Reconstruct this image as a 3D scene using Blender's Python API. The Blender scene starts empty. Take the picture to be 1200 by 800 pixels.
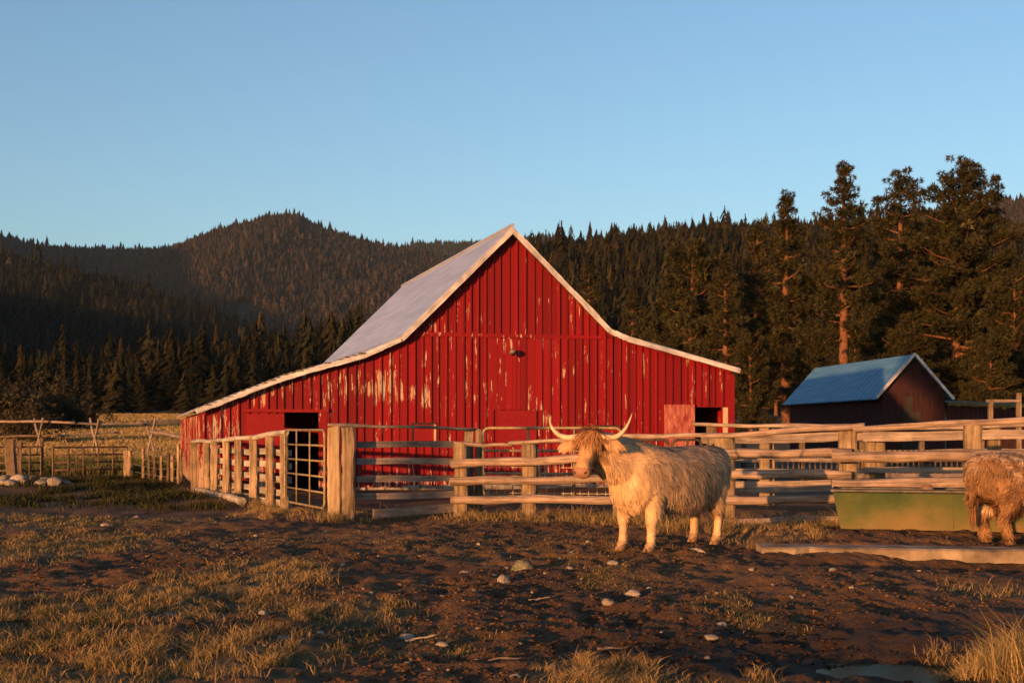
import bpy, math, random
import numpy as np
from mathutils import Vector, Matrix, Euler

R = math.radians
SC = bpy.context.scene
COL = SC.collection

# ------------------------------------------------------------------ camera, sky, sun, exposure
CAM_H, FPX, HOR = 1.4, 1500.0, 505.0
cam = bpy.data.cameras.new('camera')
cam.sensor_width = 36; cam.lens = 45; cam.shift_y = 105/1200
cam.clip_start = 0.1; cam.clip_end = 20000
cam.dof.use_dof = True; cam.dof.focus_distance = 14.8; cam.dof.aperture_fstop = 4.5
camo = bpy.data.objects.new('camera', cam); COL.objects.link(camo)
camo.location = (0, 0, CAM_H); camo.rotation_euler = (R(90), 0, 0)
SC.camera = camo

AZ = 57.0                                   # plan direction the light travels, degrees from +X towards +Y
ELEV = 4.3
SUN_D = Vector((math.cos(R(AZ)), math.sin(R(AZ)), -math.tan(R(ELEV)))).normalized()
wd = bpy.data.worlds.new('World'); SC.world = wd; wd.use_nodes = True
nt = wd.node_tree
bg = nt.nodes['Background']
sky = nt.nodes.new('ShaderNodeTexSky'); sky.sky_type = 'NISHITA'; sky.sun_disc = False
sky.sun_elevation = R(ELEV); sky.sun_rotation = math.atan2(-SUN_D.x, -SUN_D.y)
sky.altitude = 900; sky.air_density = 1.0; sky.dust_density = 2.5; sky.ozone_density = 2.15
nt.links.new(sky.outputs[0], bg.inputs[0]); bg.inputs[1].default_value = 0.15
sl = bpy.data.lights.new('sun', 'SUN'); sl.energy = 5.0; sl.angle = R(0.53); sl.color = (1.0, 0.44, 0.14)
so = bpy.data.objects.new('sun', sl); COL.objects.link(so)
so.rotation_euler = SUN_D.to_track_quat('-Z', 'Y').to_euler()
so.location = (-20, -30, 30)
SC.view_settings.view_transform = 'Standard'; SC.view_settings.look = 'None'
SC.view_settings.gamma = 1; SC.view_settings.use_curve_mapping = False
SC.view_settings.exposure = 1.1
SC.cycles.max_bounces = 5; SC.cycles.diffuse_bounces = 3; SC.cycles.volume_bounces = 0
SC.cycles.transparent_max_bounces = 6

rng = np.random.default_rng(7)
random.seed(7)

# ------------------------------------------------------------------ helpers
def tag(o, label=None, cat=None, group=None, kind=None):
    if label: o['label'] = label
    if cat: o['category'] = cat
    if group: o['group'] = group
    if kind: o['kind'] = kind
    return o

def link(o, parent=None):
    COL.objects.link(o)
    if parent is not None: o.parent = parent
    return o

def empty(name, loc=(0, 0, 0), rotz=0.0):
    o = bpy.data.objects.new(name, None); COL.objects.link(o)
    o.empty_display_size = .2
    o.location = loc; o.rotation_euler = (0, 0, rotz)
    o.matrix_basis = Matrix.Translation(Vector(loc)) @ Matrix.Rotation(rotz, 4, 'Z')
    return o

def wmat(o):
    m = o.matrix_basis.copy()
    p = o.parent
    while p is not None:
        m = p.matrix_basis @ m; p = p.parent
    return m

def place(o, W, parent=None):
    o.matrix_basis = (wmat(parent).inverted() @ W) if parent is not None else W
    return o

def arr_mesh(name, V, T, mat=None, col=None, smooth=False, normals=None):
    """fast triangle mesh from numpy arrays; col = per-vertex rgb"""
    V = np.asarray(V, np.float32); T = np.asarray(T, np.int32)
    me = bpy.data.meshes.new(name)
    me.vertices.add(len(V)); me.vertices.foreach_set('co', V.ravel())
    k = T.shape[1]
    me.loops.add(T.size); me.loops.foreach_set('vertex_index', T.ravel())
    me.polygons.add(len(T)); me.polygons.foreach_set('loop_start', np.arange(0, T.size, k, dtype=np.int32))
    me.update(calc_edges=True)
    if smooth: me.polygons.foreach_set('use_smooth', np.ones(len(T), bool))
    if col is not None:
        a = me.attributes.new('Col', 'FLOAT_COLOR', 'POINT')
        c = np.ones((len(V), 4), np.float32); c[:, :3] = col
        a.data.foreach_set('color', c.ravel())
    if normals is not None:
        me.polygons.foreach_set('use_smooth', np.ones(len(T), bool))
        me.normals_split_custom_set_from_vertices(np.asarray(normals, np.float32).tolist())
    if mat: me.materials.append(mat)
    return me

def ob(name, me, parent=None):
    o = bpy.data.objects.new(name, me)
    return link(o, parent)

class MB:
    def __init__(s): s.v = []; s.f = []
    def add(s, vs, fs):
        b = len(s.v); s.v += [tuple(v) for v in vs]; s.f += [tuple(i+b for i in f) for f in fs]; return s
    def box(s, x0, x1, y0, y1, z0, z1):
        return s.add([(x0,y0,z0),(x1,y0,z0),(x1,y1,z0),(x0,y1,z0),(x0,y0,z1),(x1,y0,z1),(x1,y1,z1),(x0,y1,z1)],
                     [(0,3,2,1),(4,5,6,7),(0,1,5,4),(1,2,6,5),(2,3,7,6),(3,0,4,7)])
    def prism(s, poly, y0, y1):
        """poly in (x,z), extruded along y"""
        n = len(poly)
        vs = [(x, y0, z) for x, z in poly] + [(x, y1, z) for x, z in poly]
        fs = [tuple(range(n)), tuple(range(2*n-1, n-1, -1))] + [(i, i+n, (i+1) % n+n, (i+1) % n) for i in range(n)]
        return s.add(vs, fs)
    def tube(s, pts, rad, n=8, cap=True):
        pts = [Vector(p) for p in pts]
        if not hasattr(rad, '__len__'): rad = [rad]*len(pts)
        vs = []; fs = []; up = None
        for i, p in enumerate(pts):
            t = (pts[min(i+1, len(pts)-1)]-pts[max(i-1, 0)]).normalized()
            if up is None:
                up = t.orthogonal().normalized()
            u = (up - t*up.dot(t)).normalized(); up = u
            w = t.cross(u)
            for k in range(n):
                a = 2*math.pi*k/n
                vs.append(p + (u*math.cos(a)+w*math.sin(a))*rad[i])
        for i in range(len(pts)-1):
            for k in range(n):
                a = i*n+k; b = i*n+(k+1) % n
                fs.append((a, b, b+n, a+n))
        if cap:
            fs.append(tuple(range(n-1, -1, -1))); m = (len(pts)-1)*n
            fs.append(tuple(range(m, m+n)))
        return s.add(vs, fs)
    def mesh(s, name, mat=None, smooth=False):
        me = bpy.data.meshes.new(name); me.from_pydata(s.v, [], s.f); me.update()
        if smooth: me.polygons.foreach_set('use_smooth', np.ones(len(me.polygons), bool))
        if mat: me.materials.append(mat)
        return me
    def build(s, name, mat=None, parent=None, smooth=False):
        return ob(name, s.mesh(name, mat, smooth), parent)

# value noise
def _h(ix, iy, seed):
    h = (ix.astype(np.int64)*374761393 + iy.astype(np.int64)*668265263 + seed*1442695041) & 0xffffffff
    h = ((h ^ (h >> 13))*1274126177) & 0xffffffff
    return ((h ^ (h >> 16)) & 0xffff)/65535.0
def vnoise(x, y, seed=0):
    x = np.asarray(x, float); y = np.asarray(y, float)
    ix = np.floor(x); iy = np.floor(y); fx = x-ix; fy = y-iy
    fx = fx*fx*(3-2*fx); fy = fy*fy*(3-2*fy)
    a = _h(ix, iy, seed); b = _h(ix+1, iy, seed); c = _h(ix, iy+1, seed); d = _h(ix+1, iy+1, seed)
    return (a*(1-fx)+b*fx)*(1-fy)+(c*(1-fx)+d*fx)*fy
def fbm(x, y, o=3, seed=0):
    s = 0; a = .5; t = 0
    for i in range(o):
        s = s + a*vnoise(x*2**i+17.3*i, y*2**i-9.1*i, seed+i); t += a; a *= .5
    return s/t
def sstep(a, b, x):
    t = np.clip((x-a)/(b-a), 0, 1); return t*t*(3-2*t)

def gpt(px, py, z=0.0):
    """ground point under a pixel of the 1200x800 photograph"""
    Y = (CAM_H-z)*FPX/(py-HOR); return ((px-600)/FPX*Y, Y)
def at(px, py, Y):
    return Vector(((px-600)/FPX*Y, Y, CAM_H+(HOR-py)/FPX*Y))

# ------------------------------------------------------------------ materials
class NT:
    def __init__(s, name):
        s.m = bpy.data.materials.new(name); s.m.use_nodes = True
        s.t = s.m.node_tree; s.b = s.t.nodes['Principled BSDF']
        s.b.inputs['Specular IOR Level'].default_value = .25
    def n(s, typ, **kw):
        nd = s.t.nodes.new('ShaderNode'+typ)
        for k, v in kw.items():
            if k.startswith('i_'):
                key = k[2:]; key = int(key) if key.isdigit() else key
                nd.inputs[key].default_value = v
            else: setattr(nd, k, v)
        return nd
    def l(s, a, b): s.t.links.new(a, b)
    def math(s, op, a, b=None, c=None, clamp=False):
        nd = s.n('Math', operation=op, use_clamp=clamp)
        for i, v in enumerate((a, b, c)):
            if v is None: continue
            if isinstance(v, (int, float)): nd.inputs[i].default_value = v
            else: s.l(v, nd.inputs[i])
        return nd.outputs[0]
    def coord(s, scale, out='Object'):
        tc = s.n('TexCoord'); mp = s.n('Mapping'); mp.inputs['Scale'].default_value = scale
        s.l(tc.outputs[out], mp.inputs[0]); return mp.outputs[0]
    def noise(s, vec, scale=1.0, detail=4, rough=.6):
        nd = s.n('TexNoise'); nd.inputs['Scale'].default_value = scale
        nd.inputs['Detail'].default_value = detail; nd.inputs['Roughness'].default_value = rough
        if vec is not None: s.l(vec, nd.inputs['Vector'])
        return nd.outputs['Fac']
    def ramp(s, fac, stops):
        r = s.n('ValToRGB'); e = r.color_ramp.elements
        while len(e) < len(stops): e.new(.5)
        for i, (p, c) in enumerate(stops):
            e[i].position = p; e[i].color = (c[0], c[1], c[2], 1) if hasattr(c, '__len__') else (c, c, c, 1)
        s.l(fac, r.inputs[0]); return r.outputs[0]
    def mix(s, fac, a, b, mode='MIX'):
        m = s.n('Mix', data_type='RGBA', blend_type=mode)
        for sock, v in ((m.inputs[0], fac), (m.inputs[6], a), (m.inputs[7], b)):
            if isinstance(v, (int, float)): sock.default_value = v
            elif hasattr(v, '__len__'): sock.default_value = (*v, 1)
            else: s.l(v, sock)
        return m.outputs[2]
    def base(s, c):
        if hasattr(c, '__len__'): s.b.inputs['Base Color'].default_value = (*c, 1)
        else: s.l(c, s.b.inputs['Base Color'])
    def rough(s, v): s.b.inputs['Roughness'].default_value = v
    def bump(s, h, strength=.5, dist=.02):
        b = s.n('Bump'); b.inputs['Strength'].default_value = strength; b.inputs['Distance'].default_value = dist
        s.l(h, b.inputs['Height']); s.l(b.outputs[0], s.b.inputs['Normal'])

def island_rand(m):
    return m.n('NewGeometry').outputs['Random Per Island']

def wood_mat(name, dark, light, axis, stain=.5, paint=None):
    m = NT(name)
    sc = {'x': (1.2, 26, 26), 'z': (26, 26, 1.2), 'y': (26, 1.2, 26)}[axis]
    info = m.n('ObjectInfo').outputs['Random']
    tc = m.n('TexCoord'); off = m.n('VectorMath', operation='ADD')
    cmb = m.n('CombineXYZ'); rr = m.math('MULTIPLY', info, 37.0)
    for i in range(3): m.l(rr, cmb.inputs[i])
    m.l(tc.outputs['Object'], off.inputs[0]); m.l(cmb.outputs[0], off.inputs[1])
    mp = m.n('Mapping'); mp.inputs['Scale'].default_value = sc; m.l(off.outputs[0], mp.inputs[0])
    g = m.noise(mp.outputs[0], 1.0, 6, .65)
    blot = m.noise(off.outputs[0], 3.5, 4, .6)
    c = m.ramp(g, [(.3, dark), (.68, light)])
    st = m.ramp(blot, [(.42, 1.0), (.7, 1.0-stain)])
    c = m.mix(1.0, c, st, 'MULTIPLY')
    rnd = m.math('MULTIPLY_ADD', info, .35, .8)
    hs = m.n('HueSaturation'); m.l(c, hs.inputs['Color']); m.l(rnd, hs.inputs['Value'])
    c = hs.outputs[0]
    m.base(c); m.rough(.85); m.bump(m.math('ADD', g, m.math('MULTIPLY', blot, .5)), .8, .02)
    return m.m

M = {}
M['rail'] = wood_mat('weathered_rail_wood', (.085,.058,.045), (.35,.255,.20), 'x', .4)
M['post'] = wood_mat('weathered_post_wood', (.075,.050,.032), (.34,.245,.155), 'z', .5)
M['post_smooth'] = wood_mat('sawn_post_wood', (.20,.14,.08), (.40,.29,.18), 'z', .3)
M['post_dark'] = wood_mat('dark_post_wood', (.05,.035,.025), (.16,.11,.07), 'z', .5)
M['board'] = wood_mat('weathered_board', (.085,.065,.055), (.32,.25,.205), 'x', .4)
M['grey_rail'] = wood_mat('silver_grey_rail', (.14,.125,.11), (.42,.37,.32), 'x', .35)
M['trim'] = wood_mat('weathered_white_trim', (.24,.22,.24), (.62,.61,.64), 'x', .4)
M['trim_y'] = wood_mat('weathered_white_eave', (.24,.20,.17), (.60,.54,.47), 'y', .35)

def paint_red():
    m = NT('worn_red_barn_paint')
    tc = m.n('TexCoord'); sep = m.n('SeparateXYZ'); m.l(tc.outputs['Object'], sep.inputs[0])
    isl = island_rand(m)
    mp = m.n('Mapping'); mp.inputs['Scale'].default_value = (16, 16, 1.5); m.l(tc.outputs['Object'], mp.inputs[0])
    offs = m.n('VectorMath', operation='ADD'); cmb = m.n('CombineXYZ')
    m.l(m.math('MULTIPLY', isl, 60.0), cmb.inputs[2]); m.l(mp.outputs[0], offs.inputs[0]); m.l(cmb.outputs[0], offs.inputs[1])
    streak = m.noise(offs.outputs[0], 1.0, 5, .62)
    fine = m.noise(m.coord((30, 30, 9)), 1.0, 4, .7)
    blot = m.noise(m.coord((1.0, 1.0, .9)), 1.0, 3, .55)
    # where the paint has weathered off: a broken band on the left, low splash zone, odd patches
    bz = m.math('SUBTRACT', 1.0, m.math('MULTIPLY', m.math('ABSOLUTE', m.math('SUBTRACT', sep.outputs[2], 2.42)), 2.2), clamp=True)
    bx = m.math('SUBTRACT', 1.0, m.math('MULTIPLY', m.math('ABSOLUTE', m.math('SUBTRACT', sep.outputs[0], 3.9)), .33), clamp=True)
    band = m.math('MULTIPLY', m.math('POWER', bz, .6), m.math('POWER', bx, .5))
    low = m.math('MULTIPLY', m.math('SUBTRACT', 1.0, m.math('DIVIDE', sep.outputs[2], .75), clamp=True), .16)
    side = m.math('MULTIPLY', m.math('SUBTRACT', 1.0, m.math('DIVIDE', sep.outputs[0], 2.6), clamp=True), .14)
    w = m.math('ADD', streak, m.math('MULTIPLY', m.math('SUBTRACT', fine, .5), .30))
    w = m.math('ADD', w, m.math('MULTIPLY', band, .165)); w = m.math('ADD', w, low); w = m.math('ADD', w, side)
    w = m.math('ADD', w, m.math('MULTIPLY', m.math('SUBTRACT', blot, .5), .34))
    w = m.math('ADD', w, m.math('MULTIPLY', m.math('SUBTRACT', isl, .5), .10))
    wear = m.ramp(w, [(.652, 0.0), (.70, 1.0)])
    red = m.ramp(m.math('ADD', m.math('MULTIPLY', fine, .5), m.math('MULTIPLY', isl, .5)), [(.2, (.098,.0010,.0026)), (.8, (.185,.0020,.0046))])
    faded = m.ramp(w, [(.60, (1, 1, 1)), (.69, (.82, 2.4, 2.4))])
    red = m.mix(.6, red, faded, 'MULTIPLY')
    wood = m.ramp(streak, [(.4, (.24,.15,.10)), (.8, (.44,.33,.24))])
    m.base(m.mix(wear, red, wood)); m.rough(.7)
    m.bump(m.math('ADD', streak, m.math('MULTIPLY', wear, -.6)), .4, .01)
    return m.m
M['red'] = paint_red()

def simple(name, c1, c2, scale=6, rough=.8, metal=0.0, bump=.2, dist=.01, sc3=(1,1,1)):
    m = NT(name); v = m.coord(sc3); f = m.noise(v, scale, 5, .62)
    m.base(m.ramp(f, [(.35, c1), (.68, c2)])); m.rough(rough); m.b.inputs['Metallic'].default_value = metal
    if bump: m.bump(f, bump, dist)
    return m.m
M['red_plain'] = simple('dull_red_door_paint', (.135,.002,.004), (.185,.0045,.0065), 5, .7, sc3=(3,3,1))
M['red_faded'] = simple('faded_pink_red_paint', (.16,.018,.016), (.40,.15,.11), 3.5, .8, sc3=(4,4,1.2))
M['red_dark'] = simple('shaded_red_shed_paint', (.012,.004,.005), (.040,.011,.011), 2.2, .85, sc3=(9,9,1.0))  # shade on the shed walls is put into this very dark red
M['frame'] = simple('bare_frame_wood', (.30,.19,.12), (.52,.38,.26), 4, .8, sc3=(10,10,1))
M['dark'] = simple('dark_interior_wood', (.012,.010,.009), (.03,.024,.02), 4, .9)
M['tin'] = simple('dull_galvanized_roof', (.46,.45,.47), (.62,.61,.63), 1.6, .42, .75, .05, .004, (2.5,.25,1))
M['blue_roof'] = simple('skylit_blue_sheet_roof', (.05,.15,.27), (.10,.22,.35), 2.0, .5, .35, .05, .004, (3,.3,1))  # blue skylight on the shaded sheet is put into its colour
M['pipe'] = simple('tan_painted_pipe', (.13,.10,.055), (.28,.215,.125), 8, .55, .2, .1)
M['pipe_dark'] = simple('dark_rusty_pipe', (.05,.035,.025), (.12,.08,.055), 8, .6, .3, .1)
M['wire'] = simple('dull_fence_wire', (.16,.15,.13), (.30,.27,.23), 20, .5, .6, 0)
M['lamp'] = simple('weathered_lamp_metal', (.09,.075,.055), (.2,.17,.13), 12, .5, .3)
M['concrete'] = simple('stained_concrete', (.08,.06,.042), (.25,.195,.14), 3.0, .9, 0, .4, .02)
M['rim'] = simple('dark_trough_rim', (.03,.028,.025), (.08,.07,.06), 9, .5, .4)
M['horn'] = simple('pale_horn', (.30,.22,.14), (.52,.42,.30), 7, .4, 0, .1)
M['eye'] = simple('dark_eye', (.008,.006,.005), (.02,.014,.01), 9, .12, 0, 0)
M['nostril'] = simple('dark_nostril', (.015,.008,.006), (.03,.016,.012), 9, .6, 0, 0)
M['hoof'] = simple('brown_hoof', (.10,.055,.03), (.22,.13,.075), 9, .6)
M['bark'] = simple('orange_pine_bark', (.05,.022,.012), (.19,.085,.042), 3.0, .9, 0, .6, .05, (4,4,.8))
M['thatch'] = simple('dry_mossy_roof', (.05,.045,.02), (.14,.11,.05), 7, .95, 0, .6, .05)

def trough_mat():
    m = NT('worn_green_trough_paint')
    tc = m.n('TexCoord'); sep = m.n('SeparateXYZ'); m.l(tc.outputs['Object'], sep.inputs[0])
    a = m.noise(m.coord((1.6, 1.6, 1.6)), 1.0, 5, .6); b = m.noise(m.coord((5, 5, 14)), 1.0, 5, .7)
    low = m.math('SUBTRACT', 1.0, m.math('DIVIDE', sep.outputs[2], .38), clamp=True)
    f = m.math('ADD', m.math('MULTIPLY', a, .75), m.math('MULTIPLY', low, .33)); f = m.math('ADD', f, m.math('MULTIPLY', b, .12))
    c = m.ramp(f, [(.36, (.018,.040,.008)), (.56, (.058,.066,.018)), (.78, (.13,.09,.038))])
    rust = m.ramp(b, [(.68, 0.0), (.72, 1.0)])
    m.base(m.mix(m.math('MULTIPLY', rust, .6), c, (.12,.04,.02))); m.rough(.65); m.bump(b, .15, .006)
    return m.m
M['trough'] = trough_mat()

def vcol(name, rough=.85, spec=.15, trans=0.0, noise_amt=.0, scale=30):
    m = NT(name); a = m.n('Attribute', attribute_name='Col')
    c = a.outputs['Color']
    if noise_amt:
        f = m.noise(m.coord((1, 1, 1)), scale, 4, .65)
        c = m.mix(1.0, c, m.ramp(f, [(.3, 1-noise_amt), (.7, 1+noise_amt)]), 'MULTIPLY')
    m.base(c); m.rough(rough); m.b.inputs['Specular IOR Level'].default_value = spec
    if trans:
        tr = m.n('BsdfTranslucent'); m.l(c, tr.inputs['Color'])
        mx = m.n('MixShader'); mx.inputs[0].default_value = trans
        out = m.t.nodes['Material Output']
        m.l(m.b.outputs[0], mx.inputs[1]); m.l(tr.outputs[0], mx.inputs[2]); m.l(mx.outputs[0], out.inputs[0])
    return m.m
M['blade'] = vcol('grass_blades', .75, .1, .25)
M['fur'] = vcol('shaggy_hair', .55, .22, .12)
M['skin'] = vcol('short_coat', .7, .2, 0, .15, 40)
M['leaf'] = vcol('pine_needles', .7, .12, .15)
M['far_leaf'] = vcol('conifer_foliage', .8, .05)
M['stone'] = simple('brown_field_stone', (.10,.085,.07), (.30,.25,.20), 5, .9, 0, .6, .02)
M['stone_pale'] = simple('pale_field_stone', (.15,.125,.10), (.36,.30,.25), 6, .9, 0, .6, .02)
M['stone_moss'] = simple('mossy_stone', (.035,.045,.015), (.20,.17,.12), 7, .95, 0, .7, .02)
M['hill'] = simple('forest_floor', (.014,.012,.006), (.034,.024,.013), .02, 1.0, 0, 0)

def ground_mat():
    m = NT('trampled_earth_and_turf'); a = m.n('Attribute', attribute_name='Col')
    n1 = m.noise(m.coord((1, 1, 1)), 9, 7, .7); n2 = m.noise(m.coord((1, 1, 1)), 42, 5, .7); n3 = m.noise(m.coord((1, 1, 1)), 1.6, 5, .65)
    c = m.mix(1.0, a.outputs['Color'], m.ramp(n1, [(.3, .55), (.7, 1.5)]), 'MULTIPLY')
    c = m.mix(1.0, c, m.ramp(n2, [(.3, .6), (.72, 1.5)]), 'MULTIPLY')
    c = m.mix(1.0, c, m.ramp(n3, [(.3, .75), (.7, 1.2)]), 'MULTIPLY')
    m.base(c)
    r = m.math('SUBTRACT', .92, m.math('MULTIPLY', a.outputs['Alpha'], .0)); m.rough(.92)
    h = m.math('ADD', m.math('MULTIPLY', n1, 1.0), m.math('MULTIPLY', n2, .45)); m.bump(h, .9, .05)
    return m.m
M['ground'] = ground_mat()

def water_mat():
    m = NT('olive_reflection_water'); m.base((.050,.040,.011)); m.rough(.15); m.b.inputs['IOR'].default_value = 1.09; m.b.inputs['Specular IOR Level'].default_value = .3  # olive reflection of the pines is put into the base colour
    f = m.noise(m.coord((1, 1, 1)), 14, 3, .6); m.bump(f, .012, .004); return m.m
M['water'] = water_mat()

# ------------------------------------------------------------------ ground
PATCH = []      # grass patches: cx, cy, rx, ry, strength, blade length, greenness
def patch(px, py, rx, ry, s, ln, green):
    X, Y = gpt(px, py); PATCH.append((X, Y, rx*Y/FPX, ry*Y*Y/2100, s, ln, green))
patch(60, 642, 120, 26, 1.0, .075, .45)
patch(40, 614, 190, 9, .8, .05, .65)
patch(270, 690, 125, 34, 1.0, .085, .35)
patch(410, 716, 90, 18, .8, .07, .5)
patch(260, 765, 150, 34, 1.0, .10, .3)
patch(60, 730, 120, 40, .75, .09, .45)
patch(110, 790, 130, 22, .9, .09, .4)
patch(450, 745, 130, 22, .35, .06, .9)
patch(700, 782, 95, 22, 1.0, .11, .15)
patch(800, 795, 120, 12, .5, .09, .4)
patch(905, 634, 75, 10, .9, .10, .12)
patch(640, 607, 120, 5, .8, .09, .4)
patch(430, 605, 60, 4, .6, .07, .2)
patch(320, 600, 45, 6, .9, .10, .1)
patch(720, 680, 60, 14, .3, .05, .9)
patch(880, 715, 70, 20, .3, .06, .9)
patch(350, 640, 180, 20, .18, .04, .6)
patch(650, 640, 200, 25, .16, .04, .7)
patch(1160, 690, 60, 12, .5, .10, .4)
patch(1170, 790, 50, 40, .6, .12, .3)

def patch_mask(x, y):
    m = np.zeros_like(x); ln = np.zeros_like(x); gr = np.zeros_like(x)
    for cx, cy, rx, ry, s, l, g in PATCH:
        d = np.sqrt(((x-cx)/rx)**2+((y-cy)/ry)**2)
        w = s*(1-sstep(.55, 1.15, d+.5*(fbm(x*1.6, y*1.6, 3, 51)-.5)))
        b = w > m
        m = np.where(b, w, m); ln = np.where(b, l, ln); gr = np.where(b, g, gr)
    return m, ln, gr

PUD = (2.42, 7.93)
def gz(x, y, fine=True):
    x = np.asarray(x, float); y = np.asarray(y, float)
    near = 1-sstep(26, 40, y)
    z = near*(.13*(fbm(x/3.2, y/3.2, 2, 3)-.5)+.075*(fbm(x/.95, y/.95, 2, 9)-.5))
    if fine:
        nf = 1-sstep(19, 27, y)
        z = z+nf*(.085*(fbm(x/.34, y/.34, 2, 21)-.5)+.050*(fbm(x/.11, y/.11, 2, 33)-.5))
        z = z-nf*.040*sstep(.68, .80, vnoise(x/.15+3, y/.17, 87))*sstep(.40, .58, fbm(x/1.7, y/1.7, 2, 88))
        rough = sstep(.35, .6, fbm(x/2.0+5, y/2.0, 2, 77))
        z = z+nf*rough*.035*np.abs(fbm(x/.16, y/.16, 2, 41)-.5)*2
    # pasture rises beyond the yard
    z = z+4.4*sstep(42, 255, y)+sstep(40, 90, y)*.5*(fbm(x/22, y/22, 2, 5)-.5)
    # ditch in front of the concrete apron
    z = z-.10*np.exp(-((y-13.55)/.33)**2)*sstep(2.4, 3.2, x)
    # little berm under the old stones on the left
    z = z+.28*np.exp(-(((x+10.9)/2.2)**2+((y-28.6)/1.5)**2))
    # soil heaped up behind the concrete curb
    z = z+.085*sstep(14.62, 14.8, y+.16*(x-2.82))*(1-sstep(17.6, 18.3, y))*sstep(2.86, 3.1, x)
    # hollow with standing water
    d = ((x-PUD[0])/.62)**2+((y-PUD[1])/.42)**2
    z = z*(1-.8*np.exp(-d*.6))-.13*np.exp(-d*1.1)
    z = z-.06*np.exp(-(((x-2.1)/1.5)**2+((y-8.3)/1.0)**2))
    # rear feet of the cow stand a little lower
    z = z-.06*np.exp(-(((x-2.35)/.7)**2+((y-15.5)/.6)**2))
    return z

def axis(fine0, fine1, step, lo, hi, g=1.13):
    a = list(np.arange(fine0, fine1, step)); s = step
    while a[-1] < hi: s *= g; a.append(a[-1]+s)
    s = step; b = [fine0]
    while b[-1] > lo: s *= g; b.append(b[-1]-s)
    return np.array(b[:0:-1]+a)
gx = axis(-6.6, 6.9, .042, -6500, 6500)
gy = axis(6.2, 19.5, .042, -400, 9000)
GX, GY = np.meshgrid(gx, gy)
GZ = gz(GX, GY)
nx, ny = len(gx), len(gy)
i0 = (np.arange(ny-1)[:, None]*nx+np.arange(nx-1)[None, :]).ravel()
gq = np.stack([i0, i0+1, i0+nx+1, i0+nx], 1)
pm, pl, pg = patch_mask(GX, GY)
soil = np.array([.112, .056, .021]); mud = np.array([.030, .016, .008]); straw = np.array([.100, .066, .030]); green = np.array([.055, .060, .018])
c = np.ones(GX.shape+(3,))*soil
dk = sstep(.42, .66, fbm(GX/1.3, GY/1.3, 3, 61))[..., None]; c = c*(1-.55*dk)+mud*.55*dk
wet = np.exp(-(((GX-2.3)/2.1)**2+((GY-8.4)/1.5)**2))[..., None]; wet = np.clip(wet*1.3, 0, .95); c = c*(1-wet)+mud*wet
wet2 = (np.exp(-((GY-13.45)/.35)**2)*sstep(2.3, 3.2, GX))[..., None]*.8; c = c*(1-wet2)+mud*wet2
tur = (straw*(1-pg[..., None])+green*pg[..., None]); c = c*(1-pm[..., None]*.8)+tur*pm[..., None]*.8
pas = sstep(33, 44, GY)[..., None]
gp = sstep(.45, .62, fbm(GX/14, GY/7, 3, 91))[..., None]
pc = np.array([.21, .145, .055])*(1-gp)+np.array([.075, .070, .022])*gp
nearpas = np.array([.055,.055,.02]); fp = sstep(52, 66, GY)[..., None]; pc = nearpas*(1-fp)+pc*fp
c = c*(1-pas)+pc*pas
rt = (sstep(4, 9, GX)*sstep(22, 30, GY))[..., None]; c = c*(1-rt)+np.array([.06,.045,.022])*rt
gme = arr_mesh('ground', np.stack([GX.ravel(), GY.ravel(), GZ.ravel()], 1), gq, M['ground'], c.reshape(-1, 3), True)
tag(ob('ground', gme), kind='structure')

def g1(x, y): return float(gz(np.array([x]), np.array([y]))[0])

# puddle
mb = MB(); n = 40; pts = []
for k in range(n):
    a = 2*math.pi*k/n; r = 1+.16*math.sin(3*a+1)+.1*math.sin(5*a)
    pts.append((PUD[0]+.62*r*math.cos(a), PUD[1]+.44*r*math.sin(a), -.108))
mb.add(pts, [tuple(range(n))])
tag(mb.build('puddle', M['water']), kind='structure')

# ------------------------------------------------------------------ hills
def conifer_far(seed, layers=5, sides=7):
    r = np.random.default_rng(seed); V = []; T = []
    for i in range(layers):
        f = i/layers
        z0 = .08+.86*f; z1 = min(1.0, z0+1.5*(1/layers)); rad = .17*(1-f)**.8+.02
        b = len(V); V.append((r.normal(0, .008), r.normal(0, .008), z1))
        for k in range(sides):
            a = 2*math.pi*(k+r.uniform(-.3, .3))/sides; q = rad*r.uniform(.6, 1.15)
            V.append((q*math.cos(a), q*math.sin(a), z0+r.uniform(-.04, .03)))
        for k in range(sides): T.append((b, b+1+k, b+1+(k+1) % sides))
    return np.array(V), np.array(T)
FAR = [conifer_far(s, 4, 5) for s in (1, 2, 3)]
MID = [conifer_far(s, 8, 8) for s in (11, 12, 13, 14)]

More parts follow.
